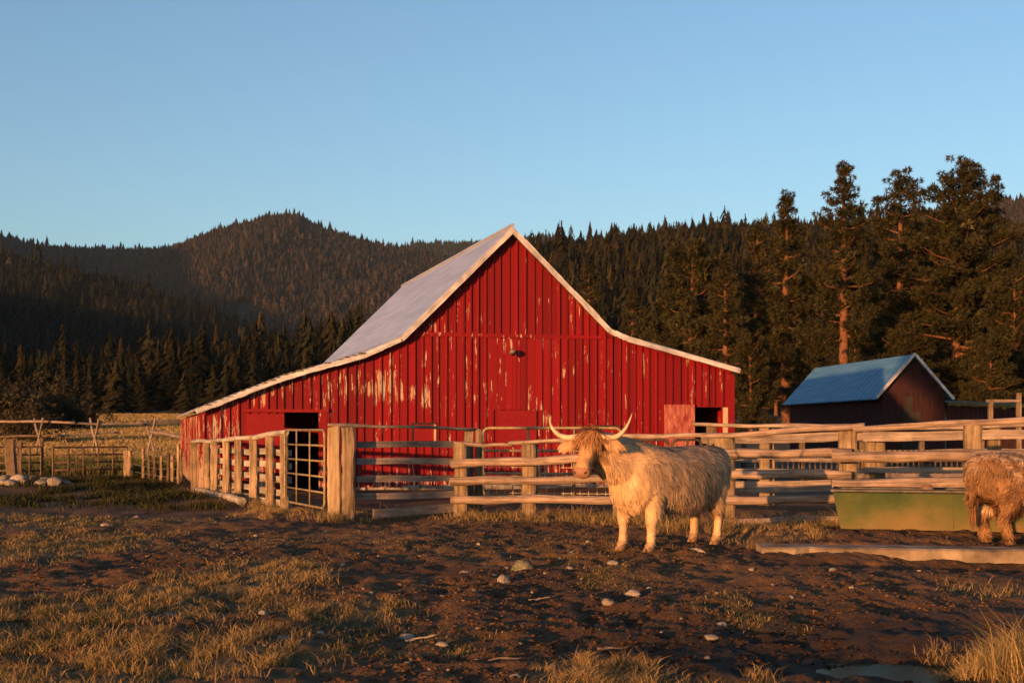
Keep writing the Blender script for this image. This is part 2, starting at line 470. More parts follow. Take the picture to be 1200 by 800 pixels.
def conifer_shard(seed, nl, nb, wide=.17):
    r = np.random.default_rng(seed); V = []; T = []
    for i in range(nl):
        f = (i+.4)/nl; z = .06+.94*f; R0 = wide*(1-f)**.8+.015
        n_ = max(3, int(nb*(1-.55*f)))
        for b in range(n_):
            a = 2*math.pi*(b+r.uniform(-.45, .45))/n_; rr = R0*r.uniform(.55, 1.2)
            d = np.array([math.cos(a), math.sin(a)]); q = np.array([-d[1], d[0]]); w = R0*.42*r.uniform(.7, 1.3)
            z1 = z+r.uniform(.0, .9)/nl; k = len(V)
            V += [(d[0]*rr*.15+q[0]*w*.5, d[1]*rr*.15+q[1]*w*.5, z1+.5/nl), (d[0]*rr*.15-q[0]*w*.5, d[1]*rr*.15-q[1]*w*.5, z1+.5/nl),
                  (d[0]*rr+q[0]*w*.6, d[1]*rr+q[1]*w*.6, z-r.uniform(.1, .8)/nl), (d[0]*rr-q[0]*w*.6, d[1]*rr-q[1]*w*.6, z-r.uniform(.1, .8)/nl)]
            T += [(k, k+2, k+1), (k+1, k+2, k+3)]
    k = len(V); V += [(.012, 0, .85), (-.012, .01, .85), (0, -.012, .85), (0, 0, 1.02)]; T += [(k, k+1, k+3), (k+1, k+2, k+3), (k+2, k, k+3)]
    return np.array(V), np.array(T)
SHARD = [conifer_shard(s, 9, 9, .17+.02*(s % 3)) for s in range(5)]
NEAR = [conifer_shard(s+20, 15, 13, .15+.02*(s % 4)) for s in range(6)]

def forest(name, P, H, W, temps, mat, base, rr, label, cat):
    Vs = []; Ts = []; Cs = []; off = 0
    which = rr.integers(0, len(temps), len(P))
    for k, (tv, tt) in enumerate(temps):
        idx = np.where(which == k)[0]
        if not len(idx): continue
        a = rr.uniform(0, 6.283, len(idx)); ca, sa = np.cos(a), np.sin(a)
        h = H[idx]; w = W[idx]
        x = (tv[None, :, 0]*ca[:, None]-tv[None, :, 1]*sa[:, None])*w[:, None]
        y = (tv[None, :, 0]*sa[:, None]+tv[None, :, 1]*ca[:, None])*w[:, None]
        z = tv[None, :, 2]*h[:, None]
        V = np.stack([x, y, z], 2)+P[idx][:, None, :]
        m = len(tv)
        T = tt[None]+(np.arange(len(idx))*m)[:, None, None]+off
        t = np.exp(rr.normal(0, .28, len(idx)))[:, None]; warm = rr.uniform(0, 1, len(idx))[:, None]
        cc = np.array(base[0])*(1-warm)+np.array(base[1])*warm; cc = cc*t*.36
        Vs.append(V.reshape(-1, 3)); Ts.append(T.reshape(-1, 3)); Cs.append(np.repeat(cc, m, 0)); off += len(idx)*m
    me = arr_mesh(name, np.concatenate(Vs), np.concatenate(Ts), mat, np.concatenate(Cs))
    return tag(ob(name, me), label, cat, kind='stuff')

def interp(pts, x): return np.interp(x, [p[0] for p in pts], [p[1] for p in pts])

class Hill:
    """a ridge: crest heights by bearing, a front slope down to Yb, a back slope beyond"""
    def __init__(s, name, crest, Yc, Yb, zb, tree_h, p=.9, gully=.12, seed=0, xr=None):
        s.Yc, s.Yb, s.zb, s.p, s.gully, s.seed = Yc, Yb, zb, p, gully, seed
        cx = [(px-600)/FPX*Yc for px, _ in crest]; cz = [CAM_H+(HOR-py)/FPX*Yc-tree_h*.75 for _, py in crest]
        s.cx, s.cz = cx, cz
        xs = np.linspace(xr[0], xr[1], 90) if xr else np.linspace(cx[0], cx[-1], 90)
        ys = np.concatenate([np.linspace(Yb, Yc, 40), np.linspace(Yc, Yc+(Yc-Yb)*.8, 14)[1:]])
        X, Y = np.meshgrid(xs, ys); Z = s.z(X, Y)
        nx = len(xs); i0 = (np.arange(len(ys)-1)[:, None]*nx+np.arange(nx-1)[None]).ravel()
        me = arr_mesh(name, np.stack([X.ravel(), Y.ravel(), Z.ravel()], 1), np.stack([i0, i0+1, i0+nx+1, i0+nx], 1), M['hill'], None, True)
        tag(ob(name, me), kind='structure')
    def z(s, X, Y):
        zc = np.interp(X, s.cx, s.cz)
        t = (Y-s.Yb)/(s.Yc-s.Yb); f = np.clip(t, 0, 1)**s.p
        bk = np.clip((t-1)/.8, 0, 1)
        z = s.zb+(zc-s.zb)*f*(1-bk**1.5)
        L = (s.Yc-s.Yb)*.45
        g = (fbm(X/L, Y/L*.5, 3, s.seed)-.5)*s.gully*(zc-s.zb)*np.clip(4*t*(1-t), 0, 1)
        z = z+g
        return np.where((t < 0.0), s.zb-30, z)-np.where(t < .02, 6, 0)

def sample_forest(h, n, pymax, hh, hs, seed, pxr=(-60, 1260), pymin=0, tmin=0, dmin=.30):
    r = np.random.default_rng(seed)
    Y = h.Yb+(h.Yc*1.02-h.Yb)*np.sqrt(r.uniform(tmin, 1, n)); px = r.uniform(pxr[0], pxr[1], n)
    X = (px-600)/FPX*Y; Z = h.z(X, Y)
    py = HOR-(Z-CAM_H)*FPX/Y
    lim = pymax(px) if callable(pymax) else pymax
    dens = fbm(X/(h.Yc*.05), Y/(h.Yc*.05), 3, seed+5)
    k = (py < lim) & (py > pymin) & (dens > dmin) & (X > h.cx[0]) & (X < h.cx[-1])
    P = np.stack([X, Y, Z-.5], 1)[k]
    H = hh*np.exp(r.normal(0, hs, k.sum())); return P, H, r

# far blue ridge in the middle, high peak on the left, red ridge far right
h0 = Hill('far_hills', [(-500,300),(100,300),(420,290),(470,285),(520,284),(560,283),(600,280),(640,276),(668,279),(720,290),(1000,300),(1500,300)], 4200, 3300, 40, 22, 1.0, .1, 3)
P, H, r = sample_forest(h0, 9000, 330, 22, .2, 31, (420, 720))
forest('far_ridge_forest', P, H, H*1.3, FAR, M['far_leaf'], ((.050,.056,.034),(.090,.070,.038)), r, 'hazy blue conifer forest on the farthest ridge behind the barn roof', 'forest')
h1 = Hill('high_hills', [(-700,230),(-300,262),(-120,268),(0,274),(50,287),(100,291),(170,293),(205,289),(260,269),(300,257),(335,250),(352,253),(380,266),(420,280),(470,291),(520,298),(600,330),(720,400),(800,440),(900,470)], 3000, 1750, 15, 22, .95, .30, 8)
P, H, r = sample_forest(h1, 34000, 455, 17.5, .25, 32, (-40, 640), dmin=.24)
forest('peak_forest', P, H, H*1.35, FAR, M['far_leaf'], ((.044,.046,.032),(.105,.066,.044)), r, 'brown conifer forest covering the high peak left of the barn', 'forest')
h5 = Hill('red_hills', [(600,470),(800,330),(950,275),(1060,252),(1130,242),(1165,238),(1200,235),(1260,230),(1500,220),(1800,240)], 2500, 1500, 15, 22, .95, .25, 12)
P, H, r = sample_forest(h5, 9000, 420, 21, .22, 33, (1040, 1240))
forest('far_right_forest', P, H, H*1.35, FAR, M['far_leaf'], ((.052,.050,.028),(.130,.074,.044)), r, 'reddish far conifer slope at the right edge behind the pines', 'forest')
# dark spur on the left
h2 = Hill('spur_hills', [(-700,270),(-300,285),(-100,292),(0,300),(60,312),(120,326),(180,345),(230,357),(290,385),(350,415),(430,450),(520,480),(600,500)], 1300, 760, 6, 21, .9, .25, 21)
P, H, r = sample_forest(h2, 8000, 494, 18, .22, 34, (-40, 480))
forest('left_spur_forest', P, H, H*1.5, SHARD, M['far_leaf'], ((.020,.025,.014),(.042,.034,.018)), r, 'dark conifer forest on the near spur at the left edge', 'forest')
# wooded rise behind the barn, left side
h3 = Hill('left_rise', [(-500,470),(-100,468),(0,464),(60,462),(150,458),(200,452),(250,436),(330,416),(400,396),(450,384),(520,366),(600,350),(700,340),(820,360)], 620, 262, 3.6, 20, .95, .10, 27)
P, H, r = sample_forest(h3, 5200, 497, 11.5, .25, 35, (-40, 560), tmin=0, dmin=0)
forest('left_rise_forest', P, H, H*1.5, NEAR, M['far_leaf'], ((.022,.026,.012),(.048,.038,.016)), r, 'green brown conifer forest on the rise behind the barn roof on the left', 'forest')
# wooded ridge on the right
h4 = Hill('right_ridge', [(300,440),(420,380),(520,335),(600,305),(640,291),(700,277),(750,271),(800,270),(850,264),(900,262),(960,258),(1020,262),(1100,275),(1170,300),(1260,330),(1400,370),(1600,420)], 1100, 330, 4, 21, .85, .22, 44)
P, H, r = sample_forest(h4, 10000, 489, 12.5, .28, 36, (560, 1260))
forest('right_ridge_forest', P, H, H*1.55, SHARD, M['far_leaf'], ((.026,.030,.013),(.056,.042,.016)), r, 'dense dark conifer forest on the ridge right of the barn', 'forest')
# the long hill out of frame on the left that shades the valley at this hour
mb = MB(); U = []; hz = [(232, 0), (310, 45), (450, 78), (650, 115), (1074, 190), (1345, 262), (1844, 430), (2426, 665), (3000, 850)]
us = np.linspace(232, 3000, 46)
sx, sy = SUN_D.x, SUN_D.y; q = math.hypot(sx, sy); sx /= q; sy /= q
VV = []
for u in us:
    hgt = interp(hz, u)*(1+.16*(float(fbm(np.array([u/130]), np.array([0.]), 3, 5)[0])-.5))
    for w, f in ((-hgt*1.5-10, -.05), (-hgt*.6, .7), (0, 1), (hgt*.6, .7), (hgt*1.5+10, -.05)):
        VV.append((-u*sy+w*sx, u*sx+w*sy, hgt*f))
TT = [(i*5+j, (i+1)*5+j, (i+1)*5+j+1, i*5+j+1) for i in range(len(us)-1) for j in range(4)]
tag(ob('west_hill', arr_mesh('west_hill', VV, TT, M['hill'], None, True)), kind='structure')

# ------------------------------------------------------------------ individual conifers and pines
def tri_clump(r, c, rad, n, ln, w, flat=.6, dirs=None):
    """n needle sprays round centre c"""
    d = r.normal(0, 1, (n, 3)); d[:, 2] = d[:, 2]*flat+.15; d /= np.linalg.norm(d, axis=1)[:, None]
    p = c+d*rad*r.uniform(.25, .8, n)[:, None]
    t = np.cross(d, r.normal(0, 1, (n, 3))); t /= np.linalg.norm(t, axis=1)[:, None]+1e-6
    L = ln*r.uniform(.7, 1.3, n)[:, None]; Wd = w*r.uniform(.7, 1.3, n)[:, None]
    a = p-t*Wd*.5; b = p+t*Wd*.5; e = p+d*L
    return np.stack([a, b, e], 1).reshape(-1, 3)

def pine_mesh(seed, H, crown0, rmax, shape, nl=46, dens=1.0, cl=1.0):
    """ponderosa-like: returns trunk mesh and crown mesh"""
    r = np.random.default_rng(seed)
    mb = MB(); lean = r.normal(0, .012, 2)
    def axis_pt(z): return np.array([lean[0]*z+.12*math.sin(z*.21+seed), lean[1]*z+.1*math.sin(z*.17+2*seed), z])
    zs = np.linspace(-.3, H*.97, 14); rad = [.021*H*(1-z/H)**.75+.03 for z in np.clip(zs, 0, H*.97)]
    rad[0] *= 1.25
    mb.tube([axis_pt(z) for z in zs], rad, 9)
    TR = []; C = []
    for i in range(nl):
        f = (i+r.uniform(0, 1))/nl
        z = H*(crown0+(.985-crown0)*f)
        rr = rmax*np.interp(f, [p[0] for p in shape], [p[1] for p in shape])*r.uniform(.55, 1.12)
        a = i*2.39996+r.uniform(-.5, .5); d = np.array([math.cos(a), math.sin(a), 0])
        rise = r.uniform(-.12, .30)+.35*f
        base = axis_pt(z); tip = base+d*rr+np.array([0, 0, rr*rise])
        mid = (base+tip)/2+np.array([0, 0, -.08*rr])
        mb.tube([base, mid, tip], [.012*H*(1-f)**.6*.55+.03, .05, .02], 5, False)
        k = max(3, int(rr*2.9*dens))
        for j in range(k):
            q = .30+.75*(j+r.uniform(0, 1))/k
            cpt = base+(tip-base)*q+np.array([r.normal(0, .22*rr**.5), r.normal(0, .22*rr**.5), r.normal(.15, .25)])
            tone = math.exp(r.normal(0, .30)); nn = int(64*dens)
            TR.append(tri_clump(r, cpt, .58*cl*(1-.35*f), nn, .33*cl*(1-.2*f), .105*cl)); 
            g = np.array([.017,.022,.008])*(1-.5)+.5*np.array([.036,.026,.009])
            C.append(np.tile(g*tone, (nn*3, 1))*np.exp(r.normal(0, .18, (nn, 1))).repeat(3, 0))
    top = axis_pt(H*.97); 
    for j in range(4):
        TR.append(tri_clump(r, top+np.array([0, 0, -.35*j])+r.normal(0, .12, 3), .25*cl, 30, .34*cl, .10*cl)); C.append(np.tile(np.array([.05,.05,.016]), (90, 1)))
    V = np.concatenate(TR); T = np.arange(len(V)).reshape(-1, 3)
    return mb.mesh('trunk', M['bark'], True), arr_mesh('crown', V, T, M['leaf'], np.concatenate(C))

def fir_mesh(seed, H=20.0, rmax=3.4, crown0=.05):
    r = np.random.default_rng(seed)
    mb = MB(); mb.tube([(0, 0, -.3), (0, 0, H*.5), (0, 0, H*.98)], [.25, .16, .03], 7)
    TR = []; C = []; nl = int(H*1.1)
    for i in range(nl):
        f = (i+.5)/nl; z = H*(crown0+(1-crown0)*f); R0 = rmax*(1-f)**.75*r.uniform(.75, 1.15)+.12
        nb = max(5, int(11*(1-f)+4))
        for b in range(nb):
            a = 2*math.pi*(b+r.uniform(-.4, .4))/nb; rr = R0*r.uniform(.6, 1.1)
            d = np.array([math.cos(a), math.sin(a), 0]); s = np.array([-d[1], d[0], 0])
            nn = 6; tone = math.exp(r.normal(0, .3))
            for q in range(nn):
                u = (q+.6)/nn; c0 = np.array([0, 0, z])+d*rr*u+np.array([0, 0, -.35*rr*u*u+r.normal(0, .08)])
                w = .42*(1-.4*u)*rr**.4
                e = c0+d*.55+np.array([0, 0, -.28])
                TR.append(np.stack([c0-s*w+np.array([0,0,r.normal(-.1,.1)]), c0+s*w+np.array([0,0,r.normal(-.1,.1)]), e+r.normal(0, .1, 3)]))
                C.append(np.tile(np.array([.022,.025,.010])*tone, (3, 1)))
    V = np.concatenate(TR); T = np.arange(len(V)).reshape(-1, 3)
    return mb.mesh('trunk', M['bark'], True), arr_mesh('crown', V, T, M['leaf'], np.concatenate(C))

def put_tree(name, meshes, x, y, s, rz, label, group=None, z=None, sx=1.0):
    z = (float(gz(np.array([x]), np.array([y]), False)[0])-.1) if z is None else z
    e = empty(name, (x, y, z), rz)
    e.matrix_basis = e.matrix_basis @ Matrix.Diagonal((s*sx, s*sx, s, 1))
    ob('trunk', meshes[0], e); ob('crown', meshes[1], e)
    return tag(e, label, 'tree', group)

PINES = {
 'broad': pine_mesh(3, 26, .08, 8.0, [(0, .8), (.2, 1.0), (.5, .9), (.72, .6), (.88, .36), (1, .10)], 120, 1.2, 1.1),
 'tall': pine_mesh(5, 26, .34, 3.5, [(0, .9), (.3, 1.0), (.6, .72), (.85, .42), (1, .10)], 64, 1.1, 1.0),
 'dark': pine_mesh(8, 25, .18, 4.3, [(0, .8), (.3, .95), (.65, .9), (.88, .5), (1, .15)], 74, 1.1, 1.1),
 'mid': pine_mesh(12, 24, .16, 4.1, [(0, 1.0), (.3, .95), (.6, .66), (.85, .36), (1, .08)], 74, 1.1, 1.05),
 'low': pine_mesh(17, 16, .08, 4.8, [(0, .85), (.4, 1.0), (.75, .75), (1, .3)], 64, 1.1, 1.1),
}
PH = {'broad': 26, 'tall': 26, 'dark': 25, 'mid': 24, 'low': 16}
def pine_at(kind, px, ytop, Y, label, rz=0., group=None, sx=1.0):
    x = (px-600)/FPX*Y; z0 = float(gz(np.array([x]), np.array([Y]), False)[0])-.1
    s = (CAM_H+(HOR-ytop)/FPX*Y-z0)/PH[kind]
    put_tree('pine_tree', PINES[kind], x, Y, s, rz, label, group, z0, sx)
pine_at('broad', 1118, 190, 122, 'tallest broad pine with a full crown and orange trunk right of the small shed', .4)
pine_at('tall', 986, 192, 116, 'slender tall pine with a bare orange lower trunk above the shed roof', 1.2)
pine_at('dark', 1049, 202, 140, 'dark shaded pine standing between the slender pine and the broadest pine', 2.0)
pine_at('mid', 921, 228, 118, 'tall pine with forked orange limbs left of the slender tall pine', 3.0)
pine_at('mid', 884, 262, 138, 'green pine partly behind the leftmost tall pine, over the right barn eave', 4.4)
pine_at('low', 808, 286, 128, 'bushy round topped pine right of the barn roof slope', .2, sx=.88)
pine_at('mid', 848, 300, 112, 'leafy pine rising just over the low right roof of the barn', 5.3)
pine_at('mid', 692, 312, 175, 'orange lit pine peeking over the right roof slope of the barn', 1.7, sx=.9)
pine_at('mid', 742, 338, 160, 'dark pine standing over the break in the right barn roof', 2.6, sx=1.0)
pine_at('low', 1192, 322, 108, 'bushy pine cut by the right edge of the picture', 2.9, sx=.9)
pine_at('low', 1160, 392, 100, 'low bushy pine behind the dark lean-to at the right', .9)
pine_at('low', 880, 390, 96, 'low green pine behind the right corner of the barn', 3.7, sx=.8)
pine_at('low', 952, 380, 104, 'low pine filling the gap behind the small shed', 5.1)
pine_at('low', 1062, 380, 112, 'low pine in shade behind the gable of the small shed', 4.1)
pine_at('low', 764, 372, 140, 'low pine tucked behind the barn eave under the round topped pine', 1.1)
# unseen pine added left of the camera so its crown shades the small shed
put_tree('pine_tree', pine_mesh(23, 14, .55, 2.8, [(0, 1.0), (.5, 1.0), (1, .5)], 70, 1.6, 1.0), -21.5, -9.9, 1.0, .3, 'unseen high crowned pine added behind the viewpoint to shade the small shed', None, 0.0)
rr_ = np.random.default_rng(99)
for k in range(26):
    px = rr_.uniform(655, 1240); Y = rr_.uniform(150, 300); yt = rr_.uniform(345, 400)
    pine_at(['mid', 'low', 'dark'][k % 3], px, yt, Y, 'mid sized pine in the wood between the barn and the right ridge', rr_.uniform(0, 6), 'pines of the wood right of the barn', .9)
FIRS = [fir_mesh(2, 20, 3.4), fir_mesh(4, 20, 2.8), fir_mesh(6, 20, 3.9)]
for k in range(110):
    px = rr_.uniform(-30, 520); Y = rr_.uniform(265, 500)
    x = (px-600)/FPX*Y; zb = float(h3.z(np.array([x]), np.array([Y]))[0])-.3
    put_tree('fir_tree', FIRS[k % 3], x, Y, rr_.uniform(10, 15)/20, rr_.uniform(0, 6), 'dark fir at the edge of the wood beyond the pasture, left of the barn', 'firs beyond the left pasture', zb, 1.25)

# scrub beside the pasture
def bush_mesh(seed, n=420):
    r = np.random.default_rng(seed); TR = []; C = []
    for i in range(120):
        c0 = np.array([r.normal(0, .55), r.normal(0, .45), abs(r.normal(.45, .3))])
        TR.append(tri_clump(r, c0, .17, 40, .10, .035, .9)); C.append(np.tile(np.array([.035,.028,.014])*math.exp(r.normal(0, .35)), (120, 1)))
    V = np.concatenate(TR); return arr_mesh('foliage', V, np.arange(len(V)).reshape(-1, 3), M['leaf'], np.concatenate(C))
BU = [bush_mesh(1), bush_mesh(2)]
for k, (px, py, Y, s) in enumerate([(12,498,120,4.2),(40,496,125,4.4),(70,496,130,3.6),(-12,498,118,4.5),(95,494,150,3.0),(28,506,90,2.2)]):
    x = (px-600)/FPX*Y; z = g1(x, Y)-.2
    e = empty('bush', (x, Y, z), k*1.3); e.matrix_basis = e.matrix_basis @ Matrix.Scale(s, 4)
    ob('foliage', BU[k % 2], e); mb = MB()
    for j in range(5): mb.tube([(0, 0, -.1), (.25*math.cos(j*1.3), .25*math.sin(j*1.3), .5), (.5*math.cos(j*1.3), .45*math.sin(j*1.3), .95)], [.03, .02, .008], 5)
    mb.build('stem', M['post_dark'], e)
    tag(e, 'dark leafless looking bush at the far edge of the pasture, far left', 'bush', 'dark bushes at the pasture edge')

# ------------------------------------------------------------------ barn (local frame: x along the gable, y depth, z up)
BROT = R(16.26)
barn = empty('red_barn', (-7.44, 29.2, 0), BROT)
tag(barn, 'large weathered red board barn with a pale metal gambrel roof sweeping down on both sides', 'barn')
ROOF = [(.20, 1.86), (.8, 2.10), (2.2, 2.66), (4.05, 3.20), (4.92, 3.60), (7.69, 6.34), (10.24, 3.92), (10.7, 3.74), (13.78, 2.98)]
def roofz(t): return np.interp(t, [p[0] for p in ROOF], [p[1] for p in ROOF])
BW, BD = 13.66, 13.05
def bt(px):
    k = (px-600)/FPX; return (k*29.2+7.44)/(.96-k*.28)
def bz(px, py):
    Y = 29.2+.28*bt(px); return CAM_H+(HOR-py)/FPX*Y
LD0, LD1, LDZ = bt(333), bt(377), bz(355, 483)          # left doorway
RD0, RD1, RDZ = bt(811), bt(847), bz(830, 477)          # right doorway
HB = 3.74                                              # course line
r = np.random.default_rng(5)
low = MB(); up = MB(); bat = MB()
t = .33
while t < BW-.02:
    w = .205+r.uniform(-.03, .03); t1 = min(t+w, BW)
    a, b = t+.004, t1-.004
    z0 = .06+r.uniform(-.04, .05)
    tm = (a+b)/2
    if LD0-.02 < tm < LD1+.02: z0 = LDZ
    if RD0-.02 < tm < RD1+.02: z0 = RDZ
    za, zb_ = roofz(a)-.07, roofz(b)-.07
    y = r.uniform(-.007, .007)
    if min(za, zb_) > HB:
        low.prism([(a, z0), (b, z0), (b, HB-.012), (a, HB-.012)], y-.012, y+.02)
        up.prism([(a, HB+.012), (b, HB+.012), (b, zb_), (a, za)], y-.02, y+.02)
    else:
        low.prism([(a, z0), (b, z0), (b, zb_), (a, za)], y-.012, y+.02)
    # batten over the joint
    bw = r.uniform(.018, .026); c0 = t1; pr = r.uniform(.040, .058)
    if c0 < BW-.1:
        zz0 = z0+r.uniform(0, .05)
        zt = roofz(c0)-.10
        if zt > HB+.1:
            bat.box(c0-bw, c0+bw, -pr, -.016, zz0, HB-.03); bat.box(c0-bw, c0+bw, -pr-.008, -.024, HB+.03, zt)
        else: bat.box(c0-bw, c0+bw, -pr, -.016, zz0, zt)
    t = t1
low.build('lower_siding', M['red'], barn); up.build('upper_siding', M['red'], barn); bat.build('batten_strips', M['red'], barn)
# backing, side and rear walls
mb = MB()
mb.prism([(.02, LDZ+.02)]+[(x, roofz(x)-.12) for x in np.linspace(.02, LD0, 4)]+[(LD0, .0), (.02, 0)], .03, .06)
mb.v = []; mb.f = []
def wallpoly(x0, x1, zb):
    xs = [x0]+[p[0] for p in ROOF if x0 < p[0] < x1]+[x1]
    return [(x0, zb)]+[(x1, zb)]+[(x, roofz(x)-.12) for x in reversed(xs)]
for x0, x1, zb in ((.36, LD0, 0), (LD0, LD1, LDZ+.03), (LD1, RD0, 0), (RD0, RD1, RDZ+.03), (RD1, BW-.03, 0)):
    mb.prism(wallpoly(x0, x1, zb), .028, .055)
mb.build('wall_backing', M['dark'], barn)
mb = MB(); mb.prism(wallpoly(.36, BW-.03, 0), BD-.06, BD); mb.build('rear_wall', M['red'], barn)
def side(x, h, nm, gap=0):
    mb = MB(); bt_ = MB(); y = .03
    while y < BD-.02:
        y1 = min(y+.21, BD); mb.box(x-.02, x+.015, y+.004, y1-.004, .05+r.uniform(-.04, .06), h); y = y1
        bt_.box(x-.045 if x < 1 else x+.015, x-.02 if x < 1 else x+.045, y1-.02, y1+.02, .06, h-.02)
    mb.build(nm, M['red'], barn); bt_.build('batten_strips', M['red'], barn)
side(.33, 1.78, 'side_wall'); side(BW, 2.92, 'side_wall')
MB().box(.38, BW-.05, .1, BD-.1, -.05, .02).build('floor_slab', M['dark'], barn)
# roof planes
def roof_plane(pts, y0, y1, th, mat, nm, ribs=0):
    mb = MB(); poly = [(x, z) for x, z in pts]+[(x, z-th) for x, z in reversed(pts)]
    mb.prism(poly[::-1], y0, y1)
    if ribs:
        for y in np.arange(y0+.1, y1-.05, ribs):
            for (xa, za), (xb, zb) in zip(pts[:-1], pts[1:]):
                mb.add([(xa, y, za+.002), (xa, y+.03, za+.014), (xa, y+.06, za+.002), (xb, y, zb+.002), (xb, y+.03, zb+.014), (xb, y+.06, zb+.002)],
                       [(0, 3, 4, 1), (1, 4, 5, 2)])
    return mb.build(nm, mat, barn)
lift = lambda pts: [(x, z+.045) for x, z in pts]
roof_plane(lift(ROOF[4:6]), -.22, BD+.3, .05, M['tin'], 'upper_roof', .62)
roof_plane(lift(ROOF[5:7]), -.22, BD+.3, .05, M['tin'], 'upper_roof', .62)
roof_plane([(x, z+.04) for x, z in ROOF[:5]], -.20, BD+.3, .045, M['tin'], 'lower_roof', .62)
roof_plane([(x, z+.04) for x, z in ROOF[6:]], -.20, BD+.3, .045, M['tin'], 'lower_roof', .62)
mb = MB(); mb.tube([(7.69, -.26, 6.40), (7.69, BD+.3, 6.40)], .05, 8); mb.build('ridge_cap', M['tin'], barn)
# rake boards
def rake(pts, th, y0, y1, nm='rake_board', dz=.0):
    for (xa, za), (xb, zb) in zip(pts[:-1], pts[1:]):
        L = math.hypot(xb-xa, zb-za); ang = math.atan2(zb-za, xb-xa)
        m2 = MB(); k = 8
        for i in range(k):
            j0 = r.uniform(-.008, .008)
            m2.box(L*i/k+.001, L*(i+1)/k-.001, y0+r.uniform(-.004, .004), y1, -th+j0, .02+r.uniform(-.008, .012))
        o = m2.build(nm, M['trim'], barn)
        o.matrix_basis = Matrix.Translation((xa, 0, za+dz)) @ Matrix.Rotation(-ang, 4, 'Y')
rake(ROOF[4:7], .10, -.29, -.225); rake(ROOF[:5], .085, -.27, -.205); rake(ROOF[6:], .10, -.27, -.205)
for x in np.arange(.25, 4.2, .16):
    if r.random() < .8: MB().box(x, x+r.uniform(.08, .15), -.30+r.uniform(0, .05), -.18, roofz(x)+.045, roofz(x)+.06+r.uniform(0, .02)).build('loose_shingle', M['post_dark'], barn)
# belly band, corner boards
mb = MB(); x = 5.15
while x < 10.2:
    x1 = min(x+r.uniform(1.6, 2.6), 10.2); mb.box(x, x1-.006, -.046, -.013, HB-.05+r.uniform(-.01, .01), HB+.035); x = x1
mb.build('belly_band', M['red'], barn)
MB().box(.285, .42, -.05, -.021, .05, 1.78).build('corner_board', M['red'], barn); MB().box(BW-.10, BW+.05, -.05, -.021, .05, 2.85).build('corner_board', M['red'], barn)
# hay door outline in the middle with a plain panel below
x0, x1 = bt(574), bt(635)
hd = MB(); k = 7
for i in range(k):
    a = x0+(x1-x0)*i/k; b = x0+(x1-x0)*(i+1)/k
    hd.box(a+.004, b-.004, -.047, -.036, bz(600, 480), HB-.08)
hd.build('hay_door', M['red'], barn)
MB().box(bt(584), bt(628), -.060, -.048, bz(600, 530), bz(600, 481)).build('patch_panel', M['red_plain'], barn)
# doors
ld = MB(); ld.box(bt(288), bt(333)-.01, -.11, -.07, bz(310, 533), bz(310, 485)); o = ld.build('sliding_door', M['red_plain'], barn); tag(o, 'dull red sliding door panel left of the dark doorway')
mb = MB(); mb.box(bt(284), LD1+.15, -.10, -.045, LDZ+.0, LDZ+.07); mb.build('door_track', M['red_plain'], barn)
mb = MB(); mb.box(LD1, LD1+.11, -.055, .02, .05, LDZ-.002); mb.build('door_jamb', M['red'], barn)
rd = MB(); n = 5; xa, xb = bt(777), RD0+.03
for i in range(n): rd.box(xa+(xb-xa)*i/n+.003, xa+(xb-xa)*(i+1)/n-.003, -.115+r.uniform(-.005, .005), -.07, .25, RDZ+.06)
o = rd.build('sliding_door', M['red_faded'], barn); tag(o, 'faded pinkish sliding door beside the right doorway')
mb = MB(); mb.box(RD1, RD1+.12, -.055, .02, .05, RDZ-.002); mb.build('door_jamb', M['frame'], barn)
# boarded windows
def bwin(pa, pb, ya, yb, right):
    a, b = bt(pa), bt(pb); pm_ = (pa+pb)/2; zt, zb = bz(pm_, ya), bz(pm_, yb)
    w = MB().box(a, b, -.052, -.044, zb, zt).build('window', M['red_plain'], barn)
    f = MB(); f.box(a-.05, a, -.065, -.043, zb-.02, zt+.03); f.box(a-.05, b+.05, -.066, -.043, zt, zt+.04); f.build('window_frame', M['dark'], w)
    f = MB(); f.box(b, b+.05, -.07, -.043, zb-.02, zt); f.build('window_frame', M['frame'] if right else M['red_plain'], w)
bwin(484, 508, 497, 516, True); bwin(695, 724, 500, 521, False)
# lamp under the band
lp = MB(); lx, lz = bt(598), bz(598, 413)
lp.tube([(lx, -.03, lz), (lx, -.16, lz+.02), (lx, -.24, lz)], [.022, .022, .022], 7); o = lp.build('lamp', M['lamp'], barn)
s_ = MB(); s_.tube([(lx-.02, -.20, lz+.05), (lx-.02, -.26, lz+.02), (lx-.02, -.31, lz-.04)], [.03, .07, .085], 10); s_.build('lamp_shade', M['lamp'], o, True)
# foundation stones
for i in range(26):
    x = r.uniform(LD1+.2, 9.5); s = r.uniform(.09, .2)
    pass
fs = MB(); x = LD1+.2
while x < 13.2:
    w = r.uniform(.25, .6); fs.box(x, x+w-.02, -.05+r.uniform(-.05, .02), .2, -.1, .1+r.uniform(-.04, .06)); x += w
fs.build('foundation', M['stone'], barn)

